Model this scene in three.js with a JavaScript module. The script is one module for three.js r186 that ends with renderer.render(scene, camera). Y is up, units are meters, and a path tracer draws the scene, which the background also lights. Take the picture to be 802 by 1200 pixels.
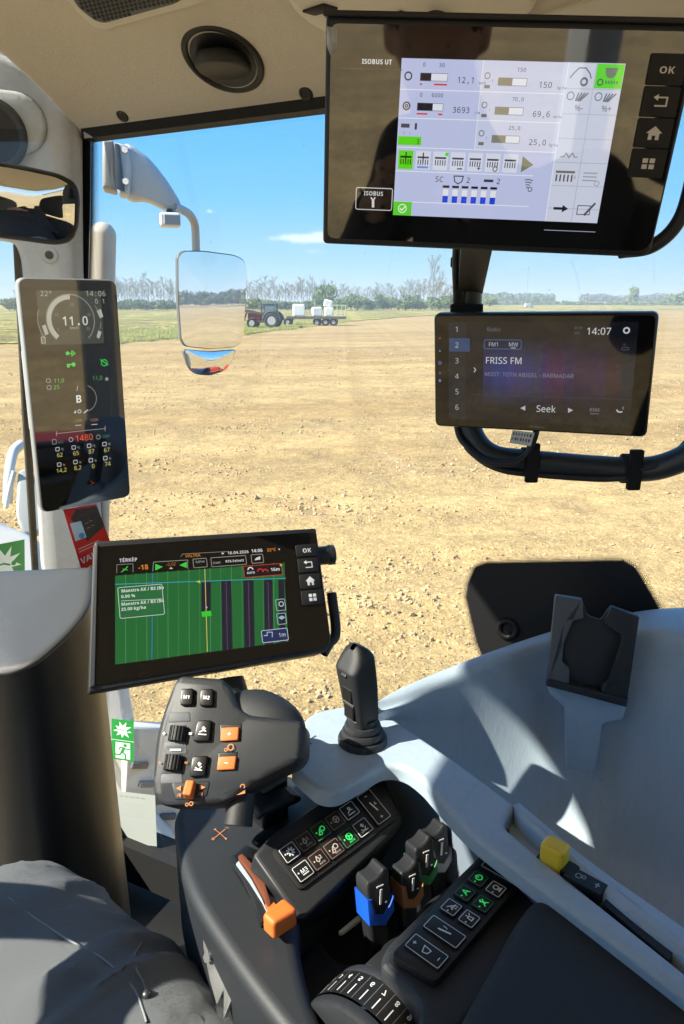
import * as THREE from 'three';
import { mergeGeometries, mergeVertices, toCreasedNormals } from 'three/addons/utils/BufferGeometryUtils.js';
import { RoundedBoxGeometry } from 'three/addons/geometries/RoundedBoxGeometry.js';
import { ImprovedNoise } from 'three/addons/math/ImprovedNoise.js';

// ---------------------------------------------------------------- camera, sky, sun, exposure
const scene = new THREE.Scene();
const EYE = 2.75, PITCH = 16 * Math.PI / 180, FOCAL = 866;          // FOCAL in pixels of the 802 x 1200 photograph
const camera = new THREE.PerspectiveCamera(2 * Math.atan(600 / FOCAL) * 180 / Math.PI, 684 / 1024, 0.01, 6000);
camera.position.set(0, EYE, 0);
camera.rotation.x = -PITCH;
const renderer = new THREE.WebGLRenderer({ antialias: true });
renderer.setSize(684, 1024);
renderer.toneMapping = THREE.LinearToneMapping;
const EXPOSURE = 2.75;
renderer.toneMappingExposure = EXPOSURE;
renderer.shadowMap.enabled = true;

const perlin = new ImprovedNoise();
const noise = (x, y, z = 0) => perlin.noise(x + 31.7, y + 17.3, z + 5.1);
const fbm = (x, y, z = 0, n = 4) => { let s = 0, a = 0.5; for (let i = 0; i < n; i++) { s += a * noise(x, y, z + i * 7.7); x *= 2.03; y *= 2.03; z *= 2.03; a *= 0.5; } return s; };
const smooth = (a, b, x) => { const t = Math.min(1, Math.max(0, (x - a) / (b - a))); return t * t * (3 - 2 * t); };
{
  const w = 2048, h = 1024, data = new Float32Array(w * h * 4);
  const stops = [[-0.2, .30, .42, .49], [0, .30, .44, .51], [.05, .20, .385, .53], [.12, .098, .325, .58], [.24, .048, .27, .60], [.5, .04, .21, .52], [1, .04, .17, .43]];
  for (let j = 0; j < h; j++) for (let i = 0; i < w; i++) {
    const el = ((j + .5) / h - .5) * Math.PI, az = ((i + .5) / w - .5) * 2 * Math.PI, s = Math.sin(el);
    let k = 0; while (k < stops.length - 2 && s > stops[k + 1][0]) k++;
    const t = Math.min(1, Math.max(0, (s - stops[k][0]) / (stops[k + 1][0] - stops[k][0])));
    const c = [1, 2, 3].map((q) => .74 * (stops[k][q] * (1 - t) + stops[k + 1][q] * t));
    if (el > .02 && el < .7) {
      const r = 1 / (s + .06), x = Math.cos(az) * r, y = Math.sin(az) * r;
      const big = fbm(x * .8 + 9, y * .8, 3, 5), fine = fbm(x * 3.1, y * 3.1, 8, 4);
      const m = smooth(.35, .50, big + .35 * fine) * smooth(.02, .06, el) * .9;
      c[0] += (.42 - c[0]) * m; c[1] += (.45 - c[1]) * m; c[2] += (.48 - c[2]) * m;
    }
    data.set([c[0], c[1], c[2], 1], (j * w + i) * 4);
  }
  const sky = new THREE.DataTexture(data, w, h, THREE.RGBAFormat, THREE.FloatType);
  sky.mapping = THREE.EquirectangularReflectionMapping; sky.magFilter = THREE.LinearFilter; sky.minFilter = THREE.LinearFilter; sky.needsUpdate = true;
  scene.background = sky; scene.environment = sky;
}
const TO_SUN = new THREE.Vector3(-.728, .643, .237).normalize();
const sun = new THREE.DirectionalLight(0xfff3e2, 4.6);
sun.position.copy(TO_SUN).multiplyScalar(60).add(new THREE.Vector3(0, 2, 0)); sun.target.position.set(0, 2, 0);
sun.castShadow = true; sun.shadow.mapSize.set(4096, 4096); sun.shadow.radius = 1;
Object.assign(sun.shadow.camera, { left: -40, right: 40, top: 40, bottom: -40, near: 1, far: 160 });
scene.add(sun, sun.target);
scene.fog = new THREE.FogExp2(0xd3dfe6, 0.0010);

// ---------------------------------------------------------------- helpers
let seed = 7;
const rnd = () => { seed = (seed + 0x6d2b79f5) | 0; let t = Math.imul(seed ^ (seed >>> 15), 1 | seed); t = (t + Math.imul(t ^ (t >>> 7), 61 | t)) ^ t; return ((t ^ (t >>> 14)) >>> 0) / 4294967296; };
const rr = (a, b) => a + (b - a) * rnd();
const V3 = (x, y, z) => new THREE.Vector3(x, y, z), V2 = (x, y) => new THREE.Vector2(x, y);
const W = (x, y, fwd) => V3(x, EYE + y, -fwd);                       // metres right of, above and ahead of the lens
const cosP = Math.cos(PITCH), sinP = Math.sin(PITCH);
function ray(px, py) { const X = (px - 401) / FOCAL, Y = (600 - py) / FOCAL; return V3(X, Y * cosP - sinP, -(cosP + Y * sinP)); }
const EYEP = V3(0, EYE, 0);
const at = (px, py, d) => ray(px, py).multiplyScalar(d).add(EYEP);    // a measured point of the photograph at distance d
function onPlane(px, py, o, n) { const r = ray(px, py); return r.multiplyScalar(o.clone().sub(EYEP).dot(n) / r.dot(n)).add(EYEP); }
const onLevel = (px, py, y) => onPlane(px, py, V3(0, EYE + y, 0), V3(0, 1, 0));

const used = new Map();
const numbered = (n) => { const k = used.get(n) || 0; used.set(n, k + 1); return k ? n + '_' + String(k).padStart(3, '0') : n; };
const shadow = (o) => { o.castShadow = o.receiveShadow = true; return o; };
function tag(o, label, category, group, kind) { if (label) o.userData.label = label; if (category) o.userData.category = category; if (group) o.userData.group = group; if (kind) o.userData.kind = kind; return o; }
function thing(name, label, category, frame, group) {
  const g = new THREE.Group(); g.name = numbered(name); scene.add(g);
  if (frame) { if (frame.isVector3) g.position.copy(frame); else { g.position.copy(frame.o); g.quaternion.setFromRotationMatrix(new THREE.Matrix4().makeBasis(frame.u, frame.v, frame.n)); } }
  g.updateMatrixWorld(true);
  return tag(g, label, category, group);
}
function part(name, geo, mat, parent, label) { const m = shadow(new THREE.Mesh(geo, mat)); m.name = name; parent.add(m); if (label) m.userData.label = label; return m; }
function partW(name, geo, mat, parent, label) {                        // geometry given in world metres
  parent.updateWorldMatrix(true, false);
  geo.applyMatrix4(parent.matrixWorld.clone().invert());
  return part(name, geo, mat, parent, label);
}
function solo(name, geo, mat, label, category, group) { const m = shadow(new THREE.Mesh(geo, mat)); m.name = numbered(name); scene.add(m); return tag(m, label, category, group); }
function structure(name, geo, mat) { const m = shadow(new THREE.Mesh(geo, mat)); m.name = name; m.userData.kind = 'structure'; scene.add(m); return m; }

class Frame {                                                          // a plane in the place: origin, axes u v, normal n
  constructor(o, u, v) { this.o = o; this.u = u.clone().normalize(); this.n = u.clone().cross(v).normalize(); this.v = this.n.clone().cross(this.u); }
  static facing(o, n, up = V3(0, 1, 0)) { const u = up.clone().cross(n).normalize(); return new Frame(o, u, n.clone().cross(u)); }
  loc(px, py, z = 0) { const p = onPlane(px, py, this.o.clone().addScaledVector(this.n, z), this.n).sub(this.o); return V2(p.dot(this.u), p.dot(this.v)); }
  pts(list, z = 0) { return list.map(([a, b]) => this.loc(a, b, z)); }
  lifted(z) { return new Frame(this.o.clone().addScaledVector(this.n, z), this.u, this.v); }
}
const basis = (F) => new THREE.Matrix4().makeBasis(F.u, F.v, F.n).setPosition(F.o);
function roundPoly(pts, r) {
  const s = new THREE.Shape(), n = pts.length;
  for (let i = 0; i < n; i++) {
    const p = pts[i], a = pts[(i + n - 1) % n], b = pts[(i + 1) % n];
    const ra = Array.isArray(r) ? r[i] : r, da = p.distanceTo(a), db = p.distanceTo(b), q = Math.min(ra, da * .49, db * .49);
    const s0 = p.clone().lerp(a, q / da), s1 = p.clone().lerp(b, q / db);
    i ? s.lineTo(s0.x, s0.y) : s.moveTo(s0.x, s0.y);
    if (q > 1e-6) s.quadraticCurveTo(p.x, p.y, s1.x, s1.y);
  }
  s.closePath(); return s;
}
const rrect = (w, h, r, x = 0, y = 0) => roundPoly([V2(x - w / 2, y - h / 2), V2(x + w / 2, y - h / 2), V2(x + w / 2, y + h / 2), V2(x - w / 2, y + h / 2)], r);
function plate(shape, depth, bevel = .001, zTop = 0, seg = 2, curve = seg > 6 ? 24 : 6) {
  const g = new THREE.ExtrudeGeometry(shape, { depth: depth - 2 * bevel, bevelEnabled: bevel > 0, bevelThickness: bevel, bevelSize: bevel, bevelOffset: -bevel, bevelSegments: seg, curveSegments: curve });
  g.translate(0, 0, zTop - depth + bevel);
  return toCreasedNormals(g, seg > 6 ? 1.2 : .7);
}
function softPlate(shape, depth, bevel, zTop = 0, n = 220) {              // a plate with a truly rounded edge and smooth flanks
  const pts = shape.getSpacedPoints(n); pts.pop(); if (THREE.ShapeUtils.isClockWise(pts)) pts.reverse();
  const N = pts.length, nor = pts.map((p, i) => { const a = pts[(i + N - 2) % N], b = pts[(i + 2) % N]; return V2(b.y - a.y, a.x - b.x).normalize(); });
  const rows = [[0, -depth], [0, -depth * .5]]; for (let k = 0; k <= 8; k++) { const a = k / 8 * Math.PI / 2; rows.push([bevel * (1 - Math.cos(a)), -bevel + bevel * Math.sin(a)]); }
  const sideG = gridG(N, rows.length - 1, (s, t) => { const i = Math.round(s * N) % N, [q, z] = rows[Math.round(t * (rows.length - 1))]; return V3(pts[i].x - nor[i].x * q, pts[i].y - nor[i].y * q, zTop + z); });
  const top = new THREE.ShapeGeometry(new THREE.Shape(pts.map((p, i) => V2(p.x - nor[i].x * bevel, p.y - nor[i].y * bevel)))).translate(0, 0, zTop);
  const po = sideG.attributes.position, uv = sideG.attributes.uv; for (let i = 0; i < uv.count; i++) uv.setXY(i, po.getX(i), po.getY(i) + po.getZ(i));
  return merge([sideG, top]);
}
const box = (w, h, d, r = .002, x = 0, y = 0, z = 0) => new RoundedBoxGeometry(w, h, d, 2, Math.min(r, w * .49, h * .49, d * .49)).translate(x, y, z);
function tubeG(points, radius, seg = 40, radial = 12, closed = false) { return new THREE.TubeGeometry(new THREE.CatmullRomCurve3(points, closed, 'catmullrom', .5), seg, radius, radial, closed); }
function rod(a, b, r0, r1 = r0, radial = 12) { const d = b.clone().sub(a), g = new THREE.CylinderGeometry(r1, r0, d.length(), radial, 1); g.translate(0, d.length() / 2, 0); g.applyQuaternion(new THREE.Quaternion().setFromUnitVectors(V3(0, 1, 0), d.normalize())); return g.translate(a.x, a.y, a.z); }
function beam(a, b, w, h, up = V3(0, 1, 0)) { const d = b.clone().sub(a), L = d.length(), z = d.normalize(), x = up.clone().cross(z).normalize(), y = z.clone().cross(x); const g = new THREE.BoxGeometry(w, h, L); g.applyMatrix4(new THREE.Matrix4().makeBasis(x, y, z)); const m = a.clone().add(b).multiplyScalar(.5); return g.translate(m.x, m.y, m.z); }
const merge = (list) => mergeGeometries(list.map((g) => { const q = g.index ? g.toNonIndexed() : g; for (const k of Object.keys(q.attributes)) if (!['position', 'normal', 'uv'].includes(k)) q.deleteAttribute(k); return q; }));
function gridG(nu, nv, f) {                                             // f(s, t) -> Vector3
  const pos = [], uv = [], idx = [];
  for (let j = 0; j <= nv; j++) for (let i = 0; i <= nu; i++) { const p = f(i / nu, j / nv); pos.push(p.x, p.y, p.z); uv.push(i / nu, j / nv); }
  for (let j = 0; j < nv; j++) for (let i = 0; i < nu; i++) { const a = j * (nu + 1) + i, b = a + 1, c = a + nu + 1, d = c + 1; idx.push(a, b, d, a, d, c); }
  const g = new THREE.BufferGeometry(); g.setAttribute('position', new THREE.Float32BufferAttribute(pos, 3)); g.setAttribute('uv', new THREE.Float32BufferAttribute(uv, 2)); g.setIndex(idx); g.computeVertexNormals(); return g;
}
function dome(pts, bulge, rings = 8) {                                  // a slightly curved sheet inside an outline
  const c = pts.reduce((a, p) => a.add(p), V2(0, 0)).divideScalar(pts.length);
  return gridG(pts.length, rings, (s, t) => { const p = pts[Math.round(s * pts.length) % pts.length]; return V3(c.x + (p.x - c.x) * t, c.y + (p.y - c.y) * t, bulge * (1 - t * t)); });
}

// ---------------------------------------------------------------- materials
function dataTex(n, f, srgb = false) {
  const d = new Uint8Array(n * n * 4);
  for (let j = 0; j < n; j++) for (let i = 0; i < n; i++) { const c = f(i / n, j / n); d.set([c[0] * 255, c[1] * 255, c[2] * 255, 255].map((v) => Math.max(0, Math.min(255, v))), (j * n + i) * 4); }
  const t = new THREE.DataTexture(d, n, n); t.wrapS = t.wrapT = THREE.RepeatWrapping; t.magFilter = THREE.LinearFilter; t.needsUpdate = true; if (srgb) t.colorSpace = THREE.SRGBColorSpace; return t;
}
const hash = (i, j) => { let h = Math.imul(i, 374761393) + Math.imul(j, 668265263); h = Math.imul(h ^ (h >>> 13), 1274126177); return ((h ^ (h >>> 16)) >>> 0) / 4294967296; };
const tnoise = (u, v, k, s = 0) => { const x = u * k, y = v * k, i = Math.floor(x), j = Math.floor(y), a = x - i, b = y - j, w = (q) => q * q * (3 - 2 * q), H = (p, q) => hash(((p % k) + k) % k + s * 57, ((q % k) + k) % k + s * 131); return (H(i, j) * (1 - w(a)) + H(i + 1, j) * w(a)) * (1 - w(b)) + (H(i, j + 1) * (1 - w(a)) + H(i + 1, j + 1) * w(a)) * w(b); };
const grainTex = dataTex(256, (u, v) => { const g = .5 * tnoise(u, v, 128, 1) + .3 * tnoise(u, v, 64, 2) + .2 * tnoise(u, v, 32, 3); return [g, g, g]; });
const smudgeTex = dataTex(256, (u, v) => { const g = .25 + .35 * (tnoise(u, v, 6, 4) * .5 + tnoise(u, v, 17, 5) * .3 + tnoise(u, v, 60, 6) * .2); return [g, g, g]; });
const rep = (t, k) => { const c = t.clone(); c.repeat.set(k, k); c.needsUpdate = true; return c; };
const lin = (r, g, b) => new THREE.Color().setRGB(r, g, b);
const std = (c, rough, more = {}) => new THREE.MeshPhysicalMaterial({ color: c, roughness: rough, ...more });
const grained = (c, rough, scale = 40, depth = .00008, more = {}) => std(c, rough, { bumpMap: rep(grainTex, scale), bumpScale: depth, ...more });
const scuffTex = dataTex(512, (u, v) => { const g = .95 + .025 * (tnoise(u, v, 9, 41) - .5) + .03 * (tnoise(u, v, 60, 42) - .5), speck = hash(Math.floor(u * 512), Math.floor(v * 512)) > .9965 ? .07 : 0; let sc = 0; for (let k = 0; k < 26; k++) { const a = hash(k, 71) * 3.1, x0 = hash(k, 72), y0 = hash(k, 73), dx = u - x0, dy = v - y0, al = dx * Math.cos(a) + dy * Math.sin(a), ac = -dx * Math.sin(a) + dy * Math.cos(a) + al * al * 2; if (Math.abs(ac) < .0016 && Math.abs(al) < .02 + .05 * hash(k, 74)) sc = -.05; } const l = Math.min(1, g + speck + sc); return [l, l, l]; }, true);
const M = {
  dark: grained(lin(.014, .016, .019), .5, 14),
  darker: grained(lin(.012, .012, .013), .5, 14),
  black: std(lin(.006, .006, .007), .45),
  seal: std(lin(.008, .008, .008), .8),
  frit: std(lin(.004, .004, .004), .6),
  charcoal: grained(lin(.021, .024, .028), .52, 14),
  pad: grained(lin(.022, .027, .032), .72, 16, .0004, { map: rep(scuffTex, 5) }),
  grey: grained(lin(.41, .515, .61), .45, 12, .00018, { map: rep(scuffTex, 3) }),
  trim: grained(lin(.50, .52, .52), .55, 8, .0002, { map: rep(scuffTex, 3) }),
  liner: grained(lin(.70, .655, .57), .95, 18, .0012),
  linerPanel: grained(lin(.66, .635, .56), .7, 10, .0002),
  slate: grained(lin(.10, .11, .12), .55, 10),
  tube: std(lin(.05, .055, .06), .38, { metalness: .5 }),
  strap: std(lin(.008, .008, .008), .95),
  cable: std(lin(.02, .02, .022), .5),
  orange: std(lin(.72, .17, .03), .5), orangeDeep: std(lin(.42, .12, .05), .55), brown: std(lin(.30, .13, .05), .55),
  blue: std(lin(.01, .10, .62), .45), green: std(lin(.02, .20, .06), .5), ash: std(lin(.30, .31, .32), .5), yellow: std(lin(.82, .55, .03), .45), red: std(lin(.65, .05, .03), .5),
  white: std(lin(.78, .78, .76), .4), steel: std(lin(.62, .62, .6), .35, { metalness: .8, roughnessMap: smudgeTex }),
  mirror: std(lin(.88, .9, .9), .015, { metalness: 1 }),
  pane: std(lin(.93, .97, .965), 0, { transmission: 1, thickness: 0, ior: 1.5 }),
  ink: std(lin(.75, .75, .75), .6),
  mirrorShell: std(lin(.12, .12, .115), .5),
};

// ---------------------------------------------------------------- canvas helpers for printed and lit surfaces
function sheet(frame, pxRect, wide) {                                   // pxRect: [w, h] in metres centred on the frame
  const [w, h] = pxRect, c = document.createElement('canvas'); c.width = wide; c.height = Math.round(wide * h / w);
  const g = c.getContext('2d'); g.lineJoin = 'round'; g.textBaseline = 'middle'; g.textAlign = 'center';
  const C = (px, py) => { const p = frame.loc(px, py); return [(p.x / w + .5) * c.width, (.5 - p.y / h) * c.height]; };
  const k = (px, py) => { const a = C(px, py), b = C(px + 1, py); return Math.hypot(b[0] - a[0], b[1] - a[1]); };
  return {
    c, g, C, k,
    fill(col) { g.fillStyle = col; g.fillRect(0, 0, c.width, c.height); },
    text(s, px, py, size, col, align = 'center', font = 'sans-serif', bold = '', stretch = 1) { const [x, y] = C(px, py); g.save(); g.translate(x, y); g.scale(stretch, 1); g.fillStyle = col; g.textAlign = align; g.font = bold + ' ' + (size * k(px, py)) + 'px ' + font; g.fillText(s, 0, 0); g.restore(); },
    poly(list, col, line = 0, close = true) { g.beginPath(); list.forEach(([a, b], i) => { const [x, y] = C(a, b); i ? g.lineTo(x, y) : g.moveTo(x, y); }); if (close) g.closePath(); if (line) { g.strokeStyle = col; g.lineWidth = line * k(...list[0]); g.stroke(); } else { g.fillStyle = col; g.fill(); } },
    box(x0, y0, x1, y1, col, line = 0, r = 1) { const [ax, ay] = C(x0, y0), [bx, by] = C(x1, y1); g.beginPath(); g.roundRect(Math.min(ax, bx), Math.min(ay, by), Math.abs(bx - ax), Math.abs(by - ay), r * k(x0, y0)); if (line) { g.strokeStyle = col; g.lineWidth = line * k(x0, y0); g.stroke(); } else { g.fillStyle = col; g.fill(); } },
    ring(px, py, r, a0, a1, col, line) { const [x, y] = C(px, py), q = k(px, py); g.beginPath(); g.arc(x, y, r * q, a0, a1); g.strokeStyle = col; g.lineWidth = line * q; g.stroke(); },
    dot(px, py, r, col) { const [x, y] = C(px, py); g.beginPath(); g.arc(x, y, r * k(px, py), 0, 7); g.fillStyle = col; g.fill(); },
    tex(srgb = true) { const t = new THREE.CanvasTexture(c); if (srgb) t.colorSpace = THREE.SRGBColorSpace; t.magFilter = THREE.LinearFilter; return t; },
  };
}
const screenMat = (t, strength, more = {}) => new THREE.MeshPhysicalMaterial({ color: lin(.004, .004, .004), roughness: .075, roughnessMap: rep(smudgeTex, 1.7), ior: 1.62, emissive: 0xffffff, emissiveMap: t, emissiveIntensity: strength / EXPOSURE, ...more });
const printMat = (t, rough = .55, more = {}) => new THREE.MeshPhysicalMaterial({ map: t, roughness: rough, ...more });

// ---------------------------------------------------------------- ground, fields
const RIGHT = V3(.446, 0, -.895), FORE = V3(-.895, 0, -.446);          // the tractor's own right and forward
const dirtMap = dataTex(1024, (u, v) => {
  const a = tnoise(u, v, 8, 11), b = tnoise(u, v, 32, 12), c = tnoise(u, v, 128, 13), d = tnoise(u, v, 400, 14), e = tnoise(u, v, 64, 15);
  const l = .625 + .10 * (a - .5) + .10 * (b - .5) + .12 * (c - .5) + .14 * (d - .5), w = e > .78 ? (e - .78) * .5 : 0;
  return [l * 1.13 + w, l * .99 + w, l * .70 + w];
}, true);
const dirtBump = dataTex(1024, (u, v) => { const g = .25 * tnoise(u, v, 24, 21) + .3 * tnoise(u, v, 90, 22) + .25 * tnoise(u, v, 220, 23) + .2 * tnoise(u, v, 480, 24); return [g, g, g]; });
const soilMat = new THREE.MeshStandardMaterial({ map: dirtMap, bumpMap: dirtBump, bumpScale: .022, roughness: 1, vertexColors: true });
const soilHeight = (x, z) => {
  const r = Math.hypot(x, z), a = Math.exp(-r / 90);
  const along = x * .93 - z * -.36;                                    // drill rows run nearly across the view
  const row = z * .93 + x * .36;
  return a * (.05 * fbm(x * .35, z * .35, 2, 4) + .035 * fbm(x * 2.3, z * 2.3, 4, 3) + .022 * Math.sin(row * 4.2 + 1.4 * fbm(along * .2, row * .5, 1, 2)) + .05 * noise(along * .06, row * .55, 9));
};
{
  // rings that widen with distance: fine under the tractor, coarse at the horizon
  const NR = 210, NA = 300, pos = [], col = [], uv = [], idx = [];
  for (let j = 0; j <= NR; j++) {
    const t = j / NR, r = j === 0 ? 0 : 1.2 * Math.pow(3200 / 1.2, Math.pow(t, 1.12));
    for (let i = 0; i <= NA; i++) {
      const th = i / NA * 2 * Math.PI, x = Math.cos(th) * r, z = Math.sin(th) * r;
      pos.push(x, soilHeight(x, z), z);
      const k = 1 + .14 * fbm(x * .06, z * .16, 3, 3) + .12 * noise(x * .012, z * .03, 6) + .22 * noise((x * .93 + z * .36) * .035, (z * .93 + x * .36) * .55, 4) + .07 * noise((x * .93 + z * .36) * .05, (z * .93 + x * .36) * 1.7, 8);
      const band = smooth(-.05, .35, noise((x * .93 + z * .36) * .02 + 7, (z * .93 + x * .36) * .23, 14)) * smooth(6, 20, r); col.push(Math.min(1, (.79 - .10 * band) * k), Math.min(1, (.735 - .12 * band) * k), Math.min(1, (.65 - .15 * band) * k)); uv.push(x / 3.7, z / 3.7);
      if (j < NR && i < NA) { const a = j * (NA + 1) + i; idx.push(a, a + 1, a + NA + 2, a, a + NA + 2, a + NA + 1); }
    }
  }
  const g = new THREE.BufferGeometry(); g.setAttribute('position', new THREE.Float32BufferAttribute(pos, 3)); g.setAttribute('color', new THREE.Float32BufferAttribute(col, 3)); g.setAttribute('uv', new THREE.Float32BufferAttribute(uv, 2)); g.setIndex(idx); g.computeVertexNormals();
  if (g.attributes.normal.getY(5) < 0) { g.setIndex(idx.map((v, i) => i % 3 === 1 ? idx[i + 1] : i % 3 === 2 ? idx[i - 1] : v)); g.computeVertexNormals(); }
  structure('ground', g, soilMat);
}
const onGround = (px, py) => onPlane(px, py, V3(0, 0, 0), V3(0, 1, 0));
// the green strip of young crop beyond the tilled soil
{
  const near = [[-260, 408], [0, 404], [140, 402], [210, 396], [290, 391], [340, 386], [400, 378], [470, 372], [540, 368.4], [700, 364], [1000, 360]].map(([a, b]) => onGround(a, b));
  const curve = new THREE.CatmullRomCurve3(near, false, 'catmullrom', .2);
  const grassTex = dataTex(512, (u, v) => { const a = tnoise(u, v, 10, 31), b = tnoise(u, v, 60, 32), c = tnoise(u, v, 200, 33), d = tnoise(u, v, 5, 34); const l = .75 + .4 * (a - .5) + .35 * (b - .5) + .35 * (c - .5); const y = smooth(.35, .75, d + .3 * (b - .5)); return [l * (.76 + .15 * y), l * (.74 + .08 * y), l * (.37 + .10 * y)]; }, true);
  const g = gridG(220, 26, (s, t) => { const p = curve.getPoint(s), q = p.clone().setY(0).normalize(); const far = 480, L = p.length(); const wob = 1 + .03 * noise(s * 60, 2) + .015 * noise(s * 190, 5); const k = L * wob + (far - L) * t * t; const o = q.multiplyScalar(k); o.y = .06 + .05 * noise(o.x * .15, o.z * .15, 3) * Math.min(1, t * 20); return o; });
  const uv = g.attributes.uv, po = g.attributes.position; for (let i = 0; i < uv.count; i++) uv.setXY(i, po.getX(i) / 19, po.getZ(i) / 19);
  structure('grass_field', g, new THREE.MeshStandardMaterial({ map: grassTex, roughness: 1, bumpMap: rep(dirtBump, 4), bumpScale: .2 }));
  // the tufts of that crop along its ragged near edge
  const blade = []; for (let k = 0; k < 9; k++) { const a = rr(0, 6.3), h = rr(.12, .3), x = rr(-.15, .15), z = rr(-.15, .15), w = .03; const q = new THREE.BufferGeometry(); q.setAttribute('position', new THREE.Float32BufferAttribute([x - w * Math.cos(a), 0, z - w * Math.sin(a), x + w * Math.cos(a), 0, z + w * Math.sin(a), x + .1 * Math.sin(a), h, z + .1 * Math.cos(a)], 3)); q.computeVertexNormals(); blade.push(q); }
  const N = 7000, tufts = new THREE.InstancedMesh(mergeGeometries(blade), new THREE.MeshStandardMaterial({ color: 0xffffff, roughness: 1, side: THREE.DoubleSide }), N), m4 = new THREE.Matrix4(), c = new THREE.Color();
  for (let i = 0; i < N; i++) { const s = rr(.12, .62), p = curve.getPoint(s), q = p.clone().normalize(), L = p.length() * (1 + .04 * noise(s * 60, 2)) + Math.pow(rnd(), 2) * 30 - 1.0; const k = rr(.35, .9); m4.makeRotationY(rr(0, 6)).scale(V3(k, k, k)).setPosition(q.x * L, .02, q.z * L); tufts.setMatrixAt(i, m4); c.setRGB(rr(.34, .52), rr(.38, .5), rr(.12, .18)); tufts.setColorAt(i, c); }
  tufts.name = 'grass_tufts'; shadow(tufts); scene.add(tag(tufts, 'loose tufts of yellow green grass where the tilled soil ends', 'grass', null, 'stuff'));
}
// clods of dry earth on the tilled soil
{
  const clod = (k) => { const g = mergeVertices(new THREE.IcosahedronGeometry(1, 1).deleteAttribute('normal').deleteAttribute('uv')), p = g.attributes.position; for (let i = 0; i < p.count; i++) { const v = V3().fromBufferAttribute(p, i), s = .75 + .55 * noise(v.x * 1.3 + k * 9, v.y * 1.3, v.z * 1.3) + .3 * noise(v.x * 3 + k, v.y * 3, v.z * 3); p.setXYZ(i, v.x * s * 1.15, v.y * s * .7, v.z * s); } return toCreasedNormals(g, .5); };
  const mat = new THREE.MeshStandardMaterial({ color: 0xffffff, roughness: 1 });
  for (let k = 0; k < 3; k++) {
    const N = 20000, im = new THREE.InstancedMesh(clod(k), mat, N), m4 = new THREE.Matrix4(), q = new THREE.Quaternion(), c = new THREE.Color();
    for (let i = 0; i < N; i++) {
      const near = rnd(), r = 2.6 + 42 * Math.pow(near, 1.7), th = rr(-.75, .72), x = Math.sin(th) * r, z = -Math.cos(th) * r;
      const patch = smooth(-.25, .3, fbm(x * .3, z * .8, 3, 3));
      let s = .008 + .030 * Math.pow(rnd(), 3.3) + (rnd() < .008 ? .016 : 0); s *= .3 + .8 * patch; if (r > 14) s *= 1 + (r - 14) / 60;
      q.setFromEuler(new THREE.Euler(rr(0, 6), rr(0, 6), rr(0, 6)));
      m4.compose(V3(x, soilHeight(x, z) + s * .2, z), q, V3(s, s, s)); im.setMatrixAt(i, m4);
      const l = rr(.86, 1.14); c.setRGB(.48 * l, .355 * l, .20 * l); im.setColorAt(i, c);
    }
    im.name = numbered('earth_clods'); shadow(im); scene.add(tag(im, ['small dry clods of earth strewn over the tilled soil', 'lumpy sandy clods of earth among smaller clods', 'pale crumbs of dry earth scattered on the soil'][k], 'clods', null, 'stuff'));
  }
}

// ---------------------------------------------------------------- trees, far woods, mast
const bark = std(lin(.22, .19, .145), .95), twigMat = std(lin(.25, .215, .15), .95), budMat = std(lin(.24, .225, .13), .95);
const leafMat = [std(lin(.15, .21, .07), .9, { side: THREE.DoubleSide }), std(lin(.20, .25, .085), .9, { side: THREE.DoubleSide }), std(lin(.12, .17, .065), .9, { side: THREE.DoubleSide })];
function bareTree(k, tall, spread) {
  const trunk = [], twigs = [];
  const grow = (a, dir, len, r, level) => {
    const b = a.clone().addScaledVector(dir, len);
    (level < 2 ? trunk : twigs).push(rod(a, b, r, r * .62, level < 2 ? 6 : 3));
    if (level > 3) return;
    const n = level === 0 ? 12 : level === 1 ? 6 : 4;
    for (let i = 0; i < n; i++) {
      const t = level === 0 ? .28 + .72 * (i + rnd()) / n : .3 + .7 * rnd(), az = rr(0, 6.28), up = level === 0 ? rr(.22, .55) * spread : rr(.25, .7);
      const side = V3(Math.cos(az), 0, Math.sin(az)), d = dir.clone().multiplyScalar(Math.cos(up)).addScaledVector(side, Math.sin(up)).add(V3(0, level === 0 ? .1 : .04, 0)).normalize();
      grow(a.clone().lerp(b, t), d, len * rr(.34, .5) * (level === 0 ? 1.05 - .55 * t : 1), Math.max(.022, r * .4), level + 1);
    }
  };
  grow(V3(0, 0, 0), V3(rr(-.06, .06), 1, rr(-.06, .06)).normalize(), tall * .9, tall * .010, 0);
  return { trunk: merge(trunk), crown: merge(twigs) };
}
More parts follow.
